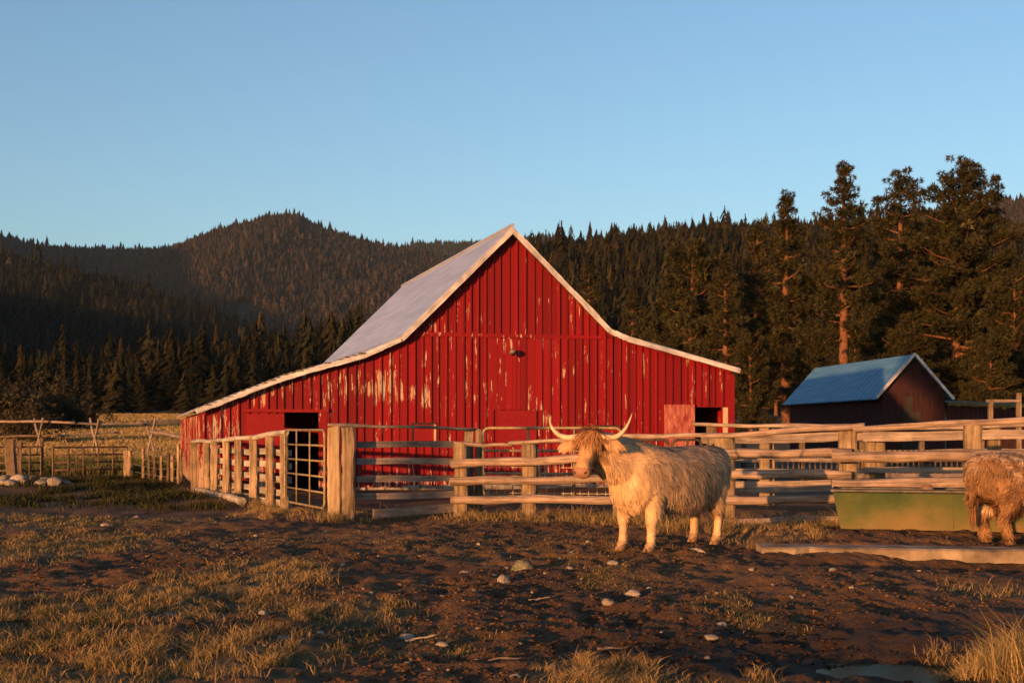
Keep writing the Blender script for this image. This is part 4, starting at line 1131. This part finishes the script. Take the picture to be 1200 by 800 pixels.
def make_cow(name, label, loc, heading, P):
    root = empty(name, loc, heading); tag(root, label, 'cow')
    mb = MB(); X, Yv, Z = Vector((1, 0, 0)), Vector((0, 1, 0)), Vector((0, 0, 1))
    B = [(-1.00, .96, .06, .05), (-.97, .93, .20, .15), (-.88, .90, .27, .25), (-.70, .865, .315, .315), (-.40, .83, .35, .36), (-.05, .80, .365, .385), (.25, .80, .37, .37),
         (.50, .815, .375, .335), (.70, .82, .36, .29), (.84, .82, .30, .235), (.93, .82, .20, .16), (.97, .82, .08, .07)]
    loft(mb, [((x, 0, z), Yv, Z, hw_, hh) for x, z, hh, hw_ in B], 24)
    # neck to poll
    hy, hp = R(P['head_yaw']), R(P['head_pitch'])
    hf = Vector((math.cos(hy), math.sin(hy), 0)); hs = Vector((-math.sin(hy), math.cos(hy), 0))
    ax = hf*math.cos(hp)-Z*math.sin(hp); nn = hf*math.sin(hp)+Z*math.cos(hp)
    poll = Vector(P['poll'])
    nd = (poll-Vector((.6, 0, .92))).normalized(); nu = hs*.4+Yv*.6; nu = (nu-nd*nu.dot(nd)).normalized(); nv = nd.cross(nu)
    s0 = Vector((.55, 0, .90)); e0 = poll-hf*.06-Z*.10
    for_r = []
    for q, ru, rv in ((0, .27, .33), (.3, .25, .31), (.6, .20, .26), (.85, .155, .20), (1.0, .13, .16)):
        c_ = s0.lerp(e0, q)-Z*.03*math.sin(q*3.1); for_r.append((c_, nu, nv, ru, rv))
    loft(mb, for_r, 18)
    # dewlap / brisket
    dy = poll.y*.25
    loft(mb, [((.66, 0, .55), Yv, Z, .17, .12), ((.84, dy*.5, .62), Yv, Z, .17, .16), ((.94, dy, .76), Yv, Z, .15, .17), ((1.0, dy*1.5, .92), Yv, Z, .12, .15)], 14)
    # skull and muzzle
    hr = []
    for s, w_, t_, o_ in ((-.09, .07, .05, -.07), (-.05, .115, .09, -.075), (.03, .135, .125, -.085), (.11, .137, .135, -.09), (.19, .112, .125, -.088), (.29, .082, .104, -.078), (.38, .082, .092, -.072), (.44, .100, .090, -.076), (.485, .104, .080, -.084), (.515, .088, .060, -.088), (.53, .055, .035, -.090)):
        hr.append((poll+ax*s+nn*o_, hs, nn, w_, t_))
    loft(mb, hr, 18)
    # ears
    for sd in (1, -1):
        b0 = poll+hs*(.10*sd)+nn*-.055+ax*.02
        rg = []
        for q, a_, b_ in ((0, .035, .03), (.35, .062, .03), (.7, .062, .028), (.95, .03, .022), (1.05, .01, .012)):
            rg.append((b0+hs*(sd*.25*q)+Z*(-.045*q-.02*q*q)+hf*(.03*q), Z, hf, a_, b_))
        loft(mb, rg, 12)
    # legs
    for sd in (1, -1):
        f = P['front'][0 if sd > 0 else 1]; y = .19*sd
        limb(mb, [(.60, y*.85, .86, .17, .13), (.62, y*.95, .66, .145, .115), (.62+f*.25, y, .50, .098, .085), (.63+f*.55, y, .37, .066, .062), (.635+f*.62, y, .32, .066, .06), (.63+f*.8, y, .22, .048, .045), (.63+f*.95, y, .12, .050, .047), (.65+f, y, .075, .058, .052), (.66+f, y, .03, .06, .055)])
        f = P['rear'][0 if sd > 0 else 1]; y = .20*sd
        limb(mb, [(-.62, y*.75, .95, .24, .14), (-.60, y*.95, .75, .22, .145), (-.585+f*.2, y, .58, .165, .115), (-.63+f*.35, y, .46, .105, .08), (-.705+f*.55, y, .36, .072, .058), (-.71+f*.65, y, .31, .062, .052), (-.685+f*.8, y, .20, .048, .045), (-.67+f*.95, y, .12, .052, .048), (-.65+f, y, .07, .060, .054), (-.64+f, y, .03, .062, .056)])
    # tail root
    loft(mb, [((-.92, 0, 1.10), Yv, X, .05, .05), ((-1.01, 0, 1.06), Yv, (Z*.3+X).normalized(), .045, .045), ((-1.035, .0, .92), Yv, X, .035, .035), ((-1.02, .01, .70), Yv, X, .03, .03), ((-1.0, .01, .50), Yv, X, .025, .025)], 10)
    raw = mb.build('body', None, None)
    md = raw.modifiers.new('r', 'REMESH'); md.mode = 'VOXEL'; md.voxel_size = .017
    sm = raw.modifiers.new('s', 'SMOOTH'); sm.iterations = 7; sm.factor = .5
    dg = bpy.context.evaluated_depsgraph_get(); dg.update()
    me = bpy.data.meshes.new_from_object(raw.evaluated_get(dg)); me.name = 'body'
    old = raw.data; bpy.data.objects.remove(raw); bpy.data.meshes.remove(old)
    me.polygons.foreach_set('use_smooth', np.ones(len(me.polygons), bool))
    nv_ = len(me.vertices); co = np.empty(nv_*3, np.float32); me.vertices.foreach_get('co', co); co = co.reshape(-1, 3)
    nr = np.empty(nv_*3, np.float32); me.vertex_normals.foreach_get('vector', nr); nr = nr.reshape(-1, 3)
    # flesh out the haunch and shoulder
    hd = np.array(poll); axn = np.array(ax); hsn = np.array(hs); nnn = np.array(nn)
    def headco(p):
        q = p-hd; return q@axn, q@hsn, q@nnn
    def region(p):
        s, h, n_ = headco(p)
        ear = (np.abs(h) > .145) & (s > -.2) & (s < .22) & (n_ > -.22) & (p[:, 0] > poll.x-.25)
        head = ((s > -.12) & (s < .6) & (np.abs(h) < .16) & (n_ > -.24) & (n_ < .2)) & (p[:, 0] > poll.x-.2)
        muz = head & (s > .455)
        leg = (p[:, 2] < .50) & (p[:, 0] < .95) & ~head
        return s, h, n_, head, muz, ear, leg
    def colour(p, r):
        s, h, n_, head, muz, ear, leg = region(p)
        base = np.tile(np.array(P['col']), (len(p), 1))
        nz = fbm(p[:, 0]*3+p[:, 1]*2, p[:, 2]*3+p[:, 1], 3, P['seed'])[:, None]
        c = base*(.75+.5*nz)
        if P.get('patch') is not None:
            wv = sstep(.50, .62, fbm(p[:, 0]*2.2+3*p[:, 1], p[:, 2]*3.2, 3, P['seed']+4)+.22*(p[:, 2]-.85))[:, None]*P['patch_amt']
            c = c*(1-wv)+np.array(P['patch'])*wv
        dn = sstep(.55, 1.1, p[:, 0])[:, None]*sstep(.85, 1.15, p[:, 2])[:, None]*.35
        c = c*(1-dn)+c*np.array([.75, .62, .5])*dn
        c = np.where((head & ~muz)[:, None], c*np.array([.97, .90, .80]), c)
        ey = np.exp(-((s-.165)/.055)**2-((np.abs(h)-.12)/.05)**2)[:, None]*head[:, None]; c = c*(1-.6*ey)
        c = np.where(muz[:, None], np.array([.27, .135, .085]), c)
        br = (head & ~muz)[:, None]*sstep(.33, .44, s)[:, None]; c = c*(1+.18*br)
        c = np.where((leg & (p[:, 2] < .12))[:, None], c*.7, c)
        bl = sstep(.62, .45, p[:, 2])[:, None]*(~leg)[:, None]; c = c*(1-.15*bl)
        return c
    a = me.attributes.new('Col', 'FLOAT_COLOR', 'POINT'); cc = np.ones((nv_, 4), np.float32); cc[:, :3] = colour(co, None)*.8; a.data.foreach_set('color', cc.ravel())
    me.materials.clear(); me.materials.append(M['skin'])
    ob('body', me, root)
    # ---- coat strands
    me.calc_loop_triangles(); nt_ = len(me.loop_triangles); tv = np.empty(nt_*3, np.int32); me.loop_triangles.foreach_get('vertices', tv); tv = tv.reshape(-1, 3)
    ar = np.linalg.norm(np.cross(co[tv[:, 1]]-co[tv[:, 0]], co[tv[:, 2]]-co[tv[:, 0]]), axis=1)
    r = np.random.default_rng(P['seed'])
    def strands(sel_n, want, lenf, wid, stiff, curl, flowf, keep):
        ti = r.choice(nt_, sel_n, p=ar/ar.sum()); b1, b2 = r.uniform(0, 1, sel_n), r.uniform(0, 1, sel_n); sw = b1+b2 > 1; b1[sw] = 1-b1[sw]; b2[sw] = 1-b2[sw]
        t_ = tv[ti]; p = co[t_[:, 0]]*(1-b1-b2)[:, None]+co[t_[:, 1]]*b1[:, None]+co[t_[:, 2]]*b2[:, None]
        nm = nr[t_[:, 0]]*(1-b1-b2)[:, None]+nr[t_[:, 1]]*b1[:, None]+nr[t_[:, 2]]*b2[:, None]; nm /= np.linalg.norm(nm, axis=1)[:, None]+1e-9
        k = keep(p); p, nm = p[k], nm[k]
        L = lenf(p)*np.exp(r.normal(0, .22, len(p)))
        fl_ = flowf(p)
        # locks: neighbouring hairs share a direction
        cl = 11.0; a1 = (vnoise(p[:, 0]*cl+p[:, 1]*7, p[:, 2]*cl*.6, 5)-.5)*curl; a2 = (vnoise(p[:, 0]*cl+31, p[:, 2]*cl*.6+p[:, 1]*9, 9)-.5)*curl
        fl_ = fl_+np.stack([a1, a2*.6, a2*.4], 1)+r.normal(0, .10, (len(p), 3))
        tg = fl_-nm*(fl_*nm).sum(1)[:, None]; tg /= np.linalg.norm(tg, axis=1)[:, None]+1e-9
        pts = [p-nm*.004]; d = tg+nm*stiff; d /= np.linalg.norm(d, axis=1)[:, None]
        cur = p
        for q in range(3):
            cur = cur+d*(L/3)[:, None]; pts.append(cur)
            d = d*.72+tg*.25+np.array([0, 0, -.16])-nm*.05+r.normal(0, .05, (len(p), 3)); d /= np.linalg.norm(d, axis=1)[:, None]
        sd = np.cross(nm, tg)+nm*r.normal(0, .45, (len(p), 1)); sd /= np.linalg.norm(sd, axis=1)[:, None]+1e-9
        w_ = wid*r.uniform(.7, 1.3, len(p))[:, None]
        V = np.stack([pts[0]-sd*w_, pts[0]+sd*w_, pts[1]-sd*w_*.9, pts[1]+sd*w_*.9, pts[2]-sd*w_*.6, pts[2]+sd*w_*.6, pts[3]], 1)
        T = np.array([(0, 3, 1), (0, 2, 3), (2, 5, 3), (2, 4, 5), (4, 6, 5)]); T = T[None]+(np.arange(len(p))*7)[:, None, None]
        lock = vnoise(p[:, 0]*16+p[:, 1]*11, p[:, 2]*9, 3)[:, None]
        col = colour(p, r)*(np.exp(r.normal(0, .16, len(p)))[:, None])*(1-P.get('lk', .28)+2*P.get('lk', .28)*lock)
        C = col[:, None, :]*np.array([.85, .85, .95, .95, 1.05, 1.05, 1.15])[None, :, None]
        N = nm[:, None, :]+np.zeros((1, 7, 1))+r.normal(0, P.get('nj', .12), (len(p), 1, 3))+sd[:, None, :]*np.array([-.35, .35, -.35, .35, -.3, .3, 0])[None, :, None]
        N = N/np.linalg.norm(N, axis=2)[..., None]
        return V.reshape(-1, 3), T.reshape(-1, 3), C.reshape(-1, 3), N.reshape(-1, 3)
    def lenf(p):
        s, h, n_, head, muz, ear, leg = region(p)
        L = np.full(len(p), P['len'])
        L = L*(1+.9*sstep(.95, .55, p[:, 2])*sstep(.75, .2, np.abs(p[:, 0]+.1)))
        L = np.where(p[:, 2] > 1.05, L*.75, L)
        L = np.where(leg, P.get('leghair', .035)+.055*sstep(.32, .5, p[:, 2]), L)
        L = np.where(p[:, 2] < .09, .02, L)
        L = np.where(head, .042-.022*sstep(.25, .42, s), L); L = np.where(muz, .008, L); L = np.where(ear, .085, L)
        return L
    def flow(p):
        s, h, n_, head, muz, ear, leg = region(p)
        f = np.tile(np.array([-.42, 0, -1.0]), (len(p), 1)); f[:, 1] = np.sign(p[:, 1])*.2
        top = p[:, 2] > 1.02; f[top] = np.array([-1.0, 0, -.35]); f[:, 1] += np.where(top, np.sign(p[:, 1])*.5, 0)
        f = np.where(head[:, None], axn+hsn*np.sign(h)[:, None]*.3, f)
        f = np.where(ear[:, None], hsn*np.sign(h)[:, None]*.7+np.array([0, 0, -.8]), f)
        return f
    def notmuz(p):
        s, h, n_, head, muz, ear, leg = region(p); return ~((s > .46) & head)
    V, T, C, N = strands(P['n'], 0, lenf, .0045, P['stiff'], P['curl'], flow, notmuz)
    ob('coat', arr_mesh('coat', V, T, M['fur'], C, normals=N), root)
    # forelock
    def keepf(p):
        s, h, n_, head, muz, ear, leg = region(p); return (s > -.12) & (s < .08) & (np.abs(h) < .13) & (n_ > -.08) & (p[:, 0] > poll.x-.25)
    def flowf(p):
        s, h, n_, head, muz, ear, leg = region(p); return axn*1.0+hsn*h[:, None]*2.2+np.array([0, 0, -.25])
    V, T, C, N = strands(60000, 0, lambda p: np.full(len(p), P.get('locklen', .17)), .0045, .34, 1.3, flowf, keepf)
    ob('forelock', arr_mesh('forelock', V, T, M['fur'], C*np.array(P['lock']), normals=N), root)
    # tail switch
    n_ = P.get('tailn', 700); q = r.uniform(0, 1, n_); p = np.stack([-1.01+r.normal(0, .018, n_), .01+r.normal(0, .018, n_), .78-.36*q], 1)
    d = np.stack([r.normal(-.02, .10, n_), r.normal(0, .10, n_), -np.ones(n_)], 1); L = r.uniform(.15, .32, n_)[:, None]; sd = np.stack([r.normal(0, 1, n_), r.normal(0, 1, n_), np.zeros(n_)], 1); sd /= np.linalg.norm(sd, axis=1)[:, None]
    V = np.stack([p-sd*.005, p+sd*.005, p+d*L*.6-sd*.004, p+d*L*.6+sd*.004, p+d*L*np.array([[.6, .6, 1]])], 1); T = np.array([(0, 1, 3), (0, 3, 2), (2, 3, 4)])[None]+(np.arange(n_)*5)[:, None, None]
    ob('tail_hair', arr_mesh('tail_hair', V.reshape(-1, 3), T.reshape(-1, 3), M['fur'], np.repeat(np.array(P['col'])*np.array([.6, .5, .42])*np.exp(r.normal(0, .2, n_))[:, None], 5, 0)), root)
    # horns
    if P.get('horns', True):
        for sd in (1, -1):
            path = [(.07, -.02, -.02), (.17, -.03, .0), (.265, -.042, .03), (.35, -.022, .055), (.42, .03, .07), (.465, .098, .065), (.49, .168, .05), (.505, .235, .03)]
            hp_ = [poll+hs*(a_*sd)+Z*(b_+.0)+hf*c_ for a_, b_, c_ in path]
            # refine
            pts = []; rad = []
            R0 = [.040, .037, .032, .027, .022, .015, .009, .002]
            for i in range(len(hp_)-1):
                for u in (0, .5):
                    pts.append(hp_[i].lerp(hp_[i+1], u)); rad.append(R0[i]*(1-u)+R0[i+1]*u)
            pts.append(hp_[-1]); rad.append(R0[-1])
            for _ in range(2): pts = [pts[0]]+[(pts[i-1]+pts[i]*2+pts[i+1])/4 for i in range(1, len(pts)-1)]+[pts[-1]]
            mb = MB(); mb.tube(pts, rad, 12); mb.build('horn', M['horn'], root, True)
    for sd in (1, -1):
        c_ = poll+ax*.165+hs*(.128*sd)+nn*-.035
        mb = MB(); loft(mb, [(c_+hs*(sd*o_), ax, nn, q_, q_*.8) for o_, q_ in ((-.03, .012), (-.012, .03), (.006, .030), (.020, .020), (.027, .005))], 12); mb.build('eye', M['eye'], root, True)
        c_ = poll+ax*.506+hs*(.056*sd)+nn*-.050
        mb = MB(); loft(mb, [(c_+ax*o_, (hs+nn*.5*sd).normalized(), nn, q_, q_*.75) for o_, q_ in ((-.02, .006), (-.008, .021), (.006, .021), (.014, .008))], 10); mb.build('nostril', M['nostril'], root, True)
    # mouth line
    mp = []
    for q in range(-5, 6):
        u = q/5; mp.append(poll+ax*(.518-.10*u*u)+hs*(.098*u)+nn*(-.140+.0*u))
    mb = MB(); mb.tube(mp, .005, 6); mb.build('mouth', M['nostril'], root, True)
    for grp, xs_, yw in (('front', .665, .19), ('rear', -.635, .20)):
        for i, sd in enumerate((1, -1)):
            f = P[grp][i]; mb = MB()
            for k in (1, -1):
                loft(mb, [((xs_+f+.012, yw*sd+k*.029, -.005), X, Yv, .068, .029), ((xs_+f, yw*sd+k*.027, .03), X, Yv, .060, .028), ((xs_+f-.012, yw*sd+k*.024, .062), X, Yv, .048, .026)], 12)
            mb.build('hoof', M['hoof'], root, True)
    if P.get('scale'): root.matrix_basis = root.matrix_basis @ Matrix.Scale(P['scale'], 4)
    return root

HEAD1 = R(180+48)
c1 = (1.88, 15.1)
make_cow('highland_cow', 'pale long haired highland cow with wide curved horns facing the camera', (c1[0], c1[1], g1(1.4, 14.6)-.015), HEAD1,
  dict(head_yaw=15, head_pitch=50, poll=(1.27, -.20, 1.32), front=(.04, .06), rear=(.0, -.12), col=(.47, .315, .188), seed=3, len=.092, n=190000, stiff=.19, curl=1.5, lock=(.92, .76, .62), locklen=.20, lk=.22))
make_cow('highland_cow', 'brown and cream curly coated cow at the right edge, rump towards the pale cow', (6.25, 15.35, SLZ-.02), R(22),
  dict(head_yaw=-20, head_pitch=62, poll=(1.38, -.10, .98), front=(.05, -.04), rear=(.02, .05), leghair=.075, nj=.42, lk=.5, tailn=260, col=(.25, .135, .068), patch=(.48, .36, .26), patch_amt=.9, scale=.89, seed=14, len=.095, n=150000, stiff=.6, curl=4.0, lock=(.6, .5, .4)))

# ------------------------------------------------------------------ stones
rock(612, 672, 36, 1, 'stone_moss', 'largest mossy stone on the dirt in front of the pale cow', hk=1.15)
rock(591, 684, 17, 2, 'stone', 'pointed upright brown stone in front of the mossy stone', hk=1.7)
rock(580, 678, 8, 3, 'stone_pale', 'tiny pale stone left of the pointed stone')
rock(545, 672, 16, 4, 'stone_pale', 'flat pale stone a little left of the mossy stone', hk=.7)
rock(817, 652, 27, 5, 'stone_pale', 'flat whitish stone by the hind hooves of the pale cow', hk=.75)
rock(477, 741, 22, 6, 'stone_pale', 'pale two lobed stone on the left side of the foreground', hk=.9)
rock(518, 753, 17, 7, 'stone', 'round brown stone right of the two lobed stone')
rock(309, 724, 15, 8, 'stone_pale', 'round pale stone on the front edge of the dry grass patch')
rock(333, 747, 24, 9, 'stone', 'oblong grey stone below the dry grass patch', hk=.8)
rock(375, 741, 14, 10, 'stone_pale', 'small light stone right of the oblong grey stone', hk=.8)
rock(199, 721, 16, 11, 'stone', 'brown stone in shade left of the round pale stone')
rock(211, 711, 13, 12, 'stone', 'grey stone just behind the brown shaded stone')
rock(740, 696, 22, 13, 'stone_pale', 'broken pale stone on dark turf below the pale cow', hk=.8)
rock(713, 710, 18, 14, 'stone', 'rounded tan stone below the broken pale stone')
rock(845, 725, 20, 15, 'stone', 'low tan stone in the right foreground', hk=.8)
rock(833, 744, 21, 16, 'stone', 'flat reddish stone below the low tan stone', hk=.6)
rock(829, 762, 10, 17, 'stone', 'small reddish stone at the edge of the mud')
rock(477, 776, 10, 18, 'stone', 'small grey stone low in the middle foreground')
rock(668, 671, 10, 19, 'stone', 'small brown stone right of the mossy stone')
rock(718, 667, 15, 20, 'stone_pale', 'flat light stone under the head of the pale cow', hk=.7)
rock(976, 674, 13, 21, 'stone', 'brown stone on the dirt before the concrete curb')
rock(124, 617, 14, 22, 'stone_pale', 'flat pale stone at the back of the left turf', hk=.6)
rock(604, 788, 15, 24, 'stone', 'brown stone half hidden in the front dry grass')
rr = np.random.default_rng(77)
spots = [(232,642),(165,605),(156,606),(405,668),(330,670),(113,668),(670,648),(660,654),(641,678),(690,640),(430,698),(515,698),(500,681),(560,700),(450,655),(300,628),(620,628),(760,690),(900,690),(930,700),(1000,694),(870,668),(380,622),(560,640),(700,727),(560,735),(650,745),(430,760),(310,760),(250,705),(185,650),(90,655),(270,604),(600,650),(540,655),(780,735)]
for k, (px, py) in enumerate(spots):
    rock(px+rr.normal(0, 3), py+rr.normal(0, 1), rr.uniform(5, 9), 200+k, ['stone', 'stone_pale'][k % 2], 'small loose stone scattered on the trampled dirt', 'small loose stones on the dirt')
HS = [(6,561,20),(22,566,22),(38,563,20),(52,566,18),(60,555,20),(68,556,12),(64,569,24),(48,572,16),(28,572,15),(14,574,18),(2,572,16),(78,566,12),(36,553,12),(20,556,16),(4,553,14),(104,555,9),(110,571,9),(50,559,12),(30,560,12),(72,562,10)]
for k, (px, py, w_) in enumerate(HS):
    if k == 6: lb = 'big tan stone at the right front of the stone heap'
    rock(px, py+3, w_, 300+k, ['stone', 'stone_pale', 'stone'][k % 3], 'big tan stone at the right front of the stone heap' if k == 6 else 'fieldstone in the low heap on the far left', None if k == 6 else 'stones of the heap on the far left', Y=28.8-.06*(py-561), hk=.9)

# ------------------------------------------------------------------ loose clods, grass
def clods():
    r = np.random.default_rng(6); n = 60000
    Y = 6.5+14*r.uniform(0, 1, n)**1.3; X = r.uniform(-.44, .44, n)*Y
    d = fbm(X/1.5, Y/1.5, 3, 71); m, _, _ = patch_mask(X, Y); k = (d+r.normal(0, .06, n) > .45) & (m < .5); X, Y = X[k], Y[k]; n = len(X)
    k = ~((X > 2.75) & (np.abs(Y-14.55+.16*(X-2.8)) < .3)); X, Y = X[k], Y[k]; n = len(X)
    s = .004+.014*r.uniform(0, 1, n)**4
    import bmesh
    bm = bmesh.new(); bmesh.ops.create_icosphere(bm, subdivisions=1, radius=1); bv = np.array([v.co[:] for v in bm.verts]); bt_ = np.array([[v.index for v in f.verts] for f in bm.faces]); bm.free()
    V = bv[None]*(1+r.normal(0, .34, (n, len(bv), 1)))*(s[:, None, None])*np.array([1.35, 1, .6]); a = r.uniform(0, 6.28, n); ca, sa = np.cos(a)[:, None], np.sin(a)[:, None]
    V = np.stack([V[..., 0]*ca-V[..., 1]*sa, V[..., 0]*sa+V[..., 1]*ca, V[..., 2]], 2)+np.stack([X, Y, gz(X, Y)+s*.2], 1)[:, None]
    T = bt_[None]+(np.arange(n)*len(bv))[:, None, None]
    c = np.array([.072, .038, .020])*np.exp(r.normal(0, .25, n))[:, None]; pale = r.uniform(0, 1, n) < .012; c[pale] = np.array([.24, .17, .12])
    w = np.exp(-(((X-2.3)/2.0)**2+((Y-8.4)/1.4)**2))[:, None]; c = c*(1-.7*w)
    me = arr_mesh('dirt_clods', V.reshape(-1, 3), T.reshape(-1, 3), M['blade_soil'], np.repeat(c, len(bv), 0))
    tag(ob('dirt_clods', me), 'loose crumbs of trampled dirt covering the yard', 'dirt', kind='stuff')
M['blade_soil'] = vcol('loose_soil', .95, .08)
clods()

def blades(name, X, Y, Z, L, W, C, lean, label, r, cat='grass'):
    n = len(X); p = np.stack([X, Y, Z-.005], 1); a = r.uniform(0, 6.283, n)
    ld = np.stack([np.cos(a), np.sin(a), np.zeros(n)], 1)*(lean*r.uniform(.3, 1.5, n))[:, None]
    up = np.array([0, 0, 1.0]); b = r.uniform(0, 6.283, n); sd = np.stack([np.cos(b), np.sin(b), np.zeros(n)], 1)*(W*r.uniform(.7, 1.3, n))[:, None]
    L = L[:, None]
    m = p+(up*.6+ld*.35)*L; e = p+(up*.92+ld*1.1)*L
    V = np.stack([p-sd, p+sd, m-sd*.75, m+sd*.75, e], 1); T = np.array([(0, 1, 3), (0, 3, 2), (2, 3, 4)])[None]+(np.arange(n)*5)[:, None, None]
    Cc = C[:, None, :]*np.array([.75, .75, .95, .95, 1.15])[None, :, None]
    me = arr_mesh(name, V.reshape(-1, 3), T.reshape(-1, 3), M['blade'], Cc.reshape(-1, 3)); return tag(ob(name, me), label, cat, kind='stuff')
def grass():
    r = np.random.default_rng(8); n = 1700000
    Y = 6.3+20*r.uniform(0, 1, n)**1.25; X = r.uniform(-.46, .46, n)*Y
    m, l, g = patch_mask(X, Y); tuft = fbm(X/.16, Y/.16, 2, 13)
    dens = m*sstep(.38, .66, tuft)*(.25+.75*sstep(.40, .56, fbm(X/.55, Y/.8, 2, 17)))
    k = r.uniform(0, 1, n) < dens*.72
    k &= ~((X > 2.78) & (np.abs(Y-14.55+.16*(X-2.8)) < .3))
    X, Y, l, g, tuft = X[k], Y[k], l[k], g[k], tuft[k]; n = len(X)
    Z = gz(X, Y); L = l*.54*(.30+1.4*tuft)*np.exp(r.normal(0, .3, n))
    dry = r.uniform(0, 1, n) > g*.6
    C = np.where(dry[:, None], np.array([.27, .18, .080]), np.array([.060, .064, .020]))*np.exp(r.normal(0, .25, n))[:, None]
    blades('grass', X, Y, Z, L, .0015+.00009*Y, C, .85, 'short dry turf growing in patches over the yard', r)
    # ragged straw along the fence feet and round posts
    xs = []; ys = []
    for (a, b, cnt) in ((GP[0], GP[4], 9000), (Vector((4.9, 18.4, 0)), Vector((7, 17.6, 0)), 500), (A0.to_3d(), A1.to_3d(), 3000), (Vector((-3.2, 20.2, 0)), Vector((-2.3, 20.3, 0)), 700), (Vector((-2.3, 20.7, 0)), Vector((-.8, 22.4, 0)), 900)):
        t = r.uniform(0, 1, cnt); xs.append(a.x+(b.x-a.x)*t+r.normal(0, .16, cnt)); ys.append(a.y+(b.y-a.y)*t+r.normal(-.12, .28, cnt))
    t = r.uniform(0, 1, 5200); xs.append(1.9+3.2*t); ys.append(18.0+r.normal(0, .5, 5200))
    X = np.concatenate(xs); Y = np.concatenate(ys); n = len(X); tf = fbm(X/.25, Y/.25, 2, 19); k = r.uniform(0, 1, n) < sstep(.35, .6, tf); k &= ~((X > 2.78) & (Y > 14.2) & (Y < 17.45)); X, Y, tf = X[k], Y[k], tf[k]; n = len(X)
    C = np.where((r.uniform(0, 1, n) < .75)[:, None], np.array([.26, .175, .08]), np.array([.08, .08, .027]))*np.exp(r.normal(0, .25, n))[:, None]
    blades('straw', X, Y, gz(X, Y), (.06+.16*tf**2)*np.exp(r.normal(0, .35, n)), .0034, C, .8, 'ragged dry straw at the feet of the fences', r)
    # tall bunch grass at the lower right
    n = 5200; cx, cy = 2.95, 7.45; cl = r.integers(0, 26, n); ccx = 2.62+1.1*r.uniform(0, 1, 26); ccy = 7.0+.9*r.uniform(0, 1, 26)
    X = ccx[cl]+r.normal(0, .07, n); Y = ccy[cl]+r.normal(0, .07, n)
    k = X/Y > .345; X, Y = X[k], Y[k]; n = len(X)
    C = np.where((r.uniform(0, 1, n) < .7)[:, None], np.array([.34, .23, .10]), np.array([.12, .115, .035]))*np.exp(r.normal(0, .25, n))[:, None]
    blades('tall_grass', X, Y, gz(X, Y), .155*np.exp(r.normal(0, .35, n))*(.6+.8*sstep(.34, .40, X/Y)), .0017, C, .6, 'tall dry bunch grass in the lower right corner', r)
    n = 60000; Y = 22.5+16*r.uniform(0, 1, n); X = (r.uniform(-40, 330, n)-600)/FPX*Y; tf = fbm(X/.7, Y/.7, 3, 29)
    k = r.uniform(0, 1, n) < sstep(.36, .6, tf)*sstep(22.5, 25, Y); k &= (X < -7.6-.28*(Y-29)) | ((Y < 28) & (X < -8.0+(29.6-Y)*.45)); X, Y, tf = X[k], Y[k], tf[k]; n = len(X)
    C = np.array([.034, .034, .013])*np.exp(r.normal(0, .28, n))[:, None]
    blades('yard_grass', X, Y, gz(X, Y), (.06+.10*tf)*np.exp(r.normal(0, .25, n)), .009, C, .7, 'green turf between the stone heap, the gate and the barn corner', r)
    # pasture
    n = 80000; Y = 40+225*r.uniform(0, 1, n)**1.6; X = (r.uniform(-40, 235, n)-600)/FPX*Y; tf = fbm(X/2.5, Y/2.5, 3, 23); k = r.uniform(0, 1, n) < sstep(.1, .35, tf); X, Y, tf = X[k], Y[k], tf[k]; n = len(X)
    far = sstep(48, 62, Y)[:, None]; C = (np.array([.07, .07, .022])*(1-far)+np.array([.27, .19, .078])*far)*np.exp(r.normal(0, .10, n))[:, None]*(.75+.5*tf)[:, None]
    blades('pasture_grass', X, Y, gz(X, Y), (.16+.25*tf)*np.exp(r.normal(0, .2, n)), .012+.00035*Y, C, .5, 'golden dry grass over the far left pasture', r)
grass()
# twigs
for k, (px, py, l_) in enumerate([(555, 770, .30), (475, 748, .22), (700, 757, .25), (620, 706, .28)]):
    X, Y = gpt(px, py); a = .3*k
    o = pole((X, Y, g1(X, Y)+.02), (X+l_*math.cos(a), Y+.1*math.sin(a), g1(X+l_, Y)+.03), .005, None, 'board', 'twig', .010, n=6)
    tag(o, ['longest bent twig on the foreground turf', 'thin greyish twig near the two lobed stone', 'thin twig left of the dry grass clump', 'slender twig below the mossy stone'][k], 'twig')

# ------------------------------------------------------------------ air
hz_ = NT('evening_haze'); nt2 = hz_.t; nt2.nodes.remove(hz_.b)
pv = nt2.nodes.new('ShaderNodeVolumePrincipled'); pv.inputs['Color'].default_value = (.50, .74, 1.0, 1); pv.inputs['Density'].default_value = .000021; pv.inputs['Anisotropy'].default_value = 0.0
nt2.links.new(pv.outputs[0], nt2.nodes['Material Output'].inputs['Volume'])
tag(MB().box(-6900, 6900, -420, 9700, -45, 760).build('haze', hz_.m), kind='stuff')
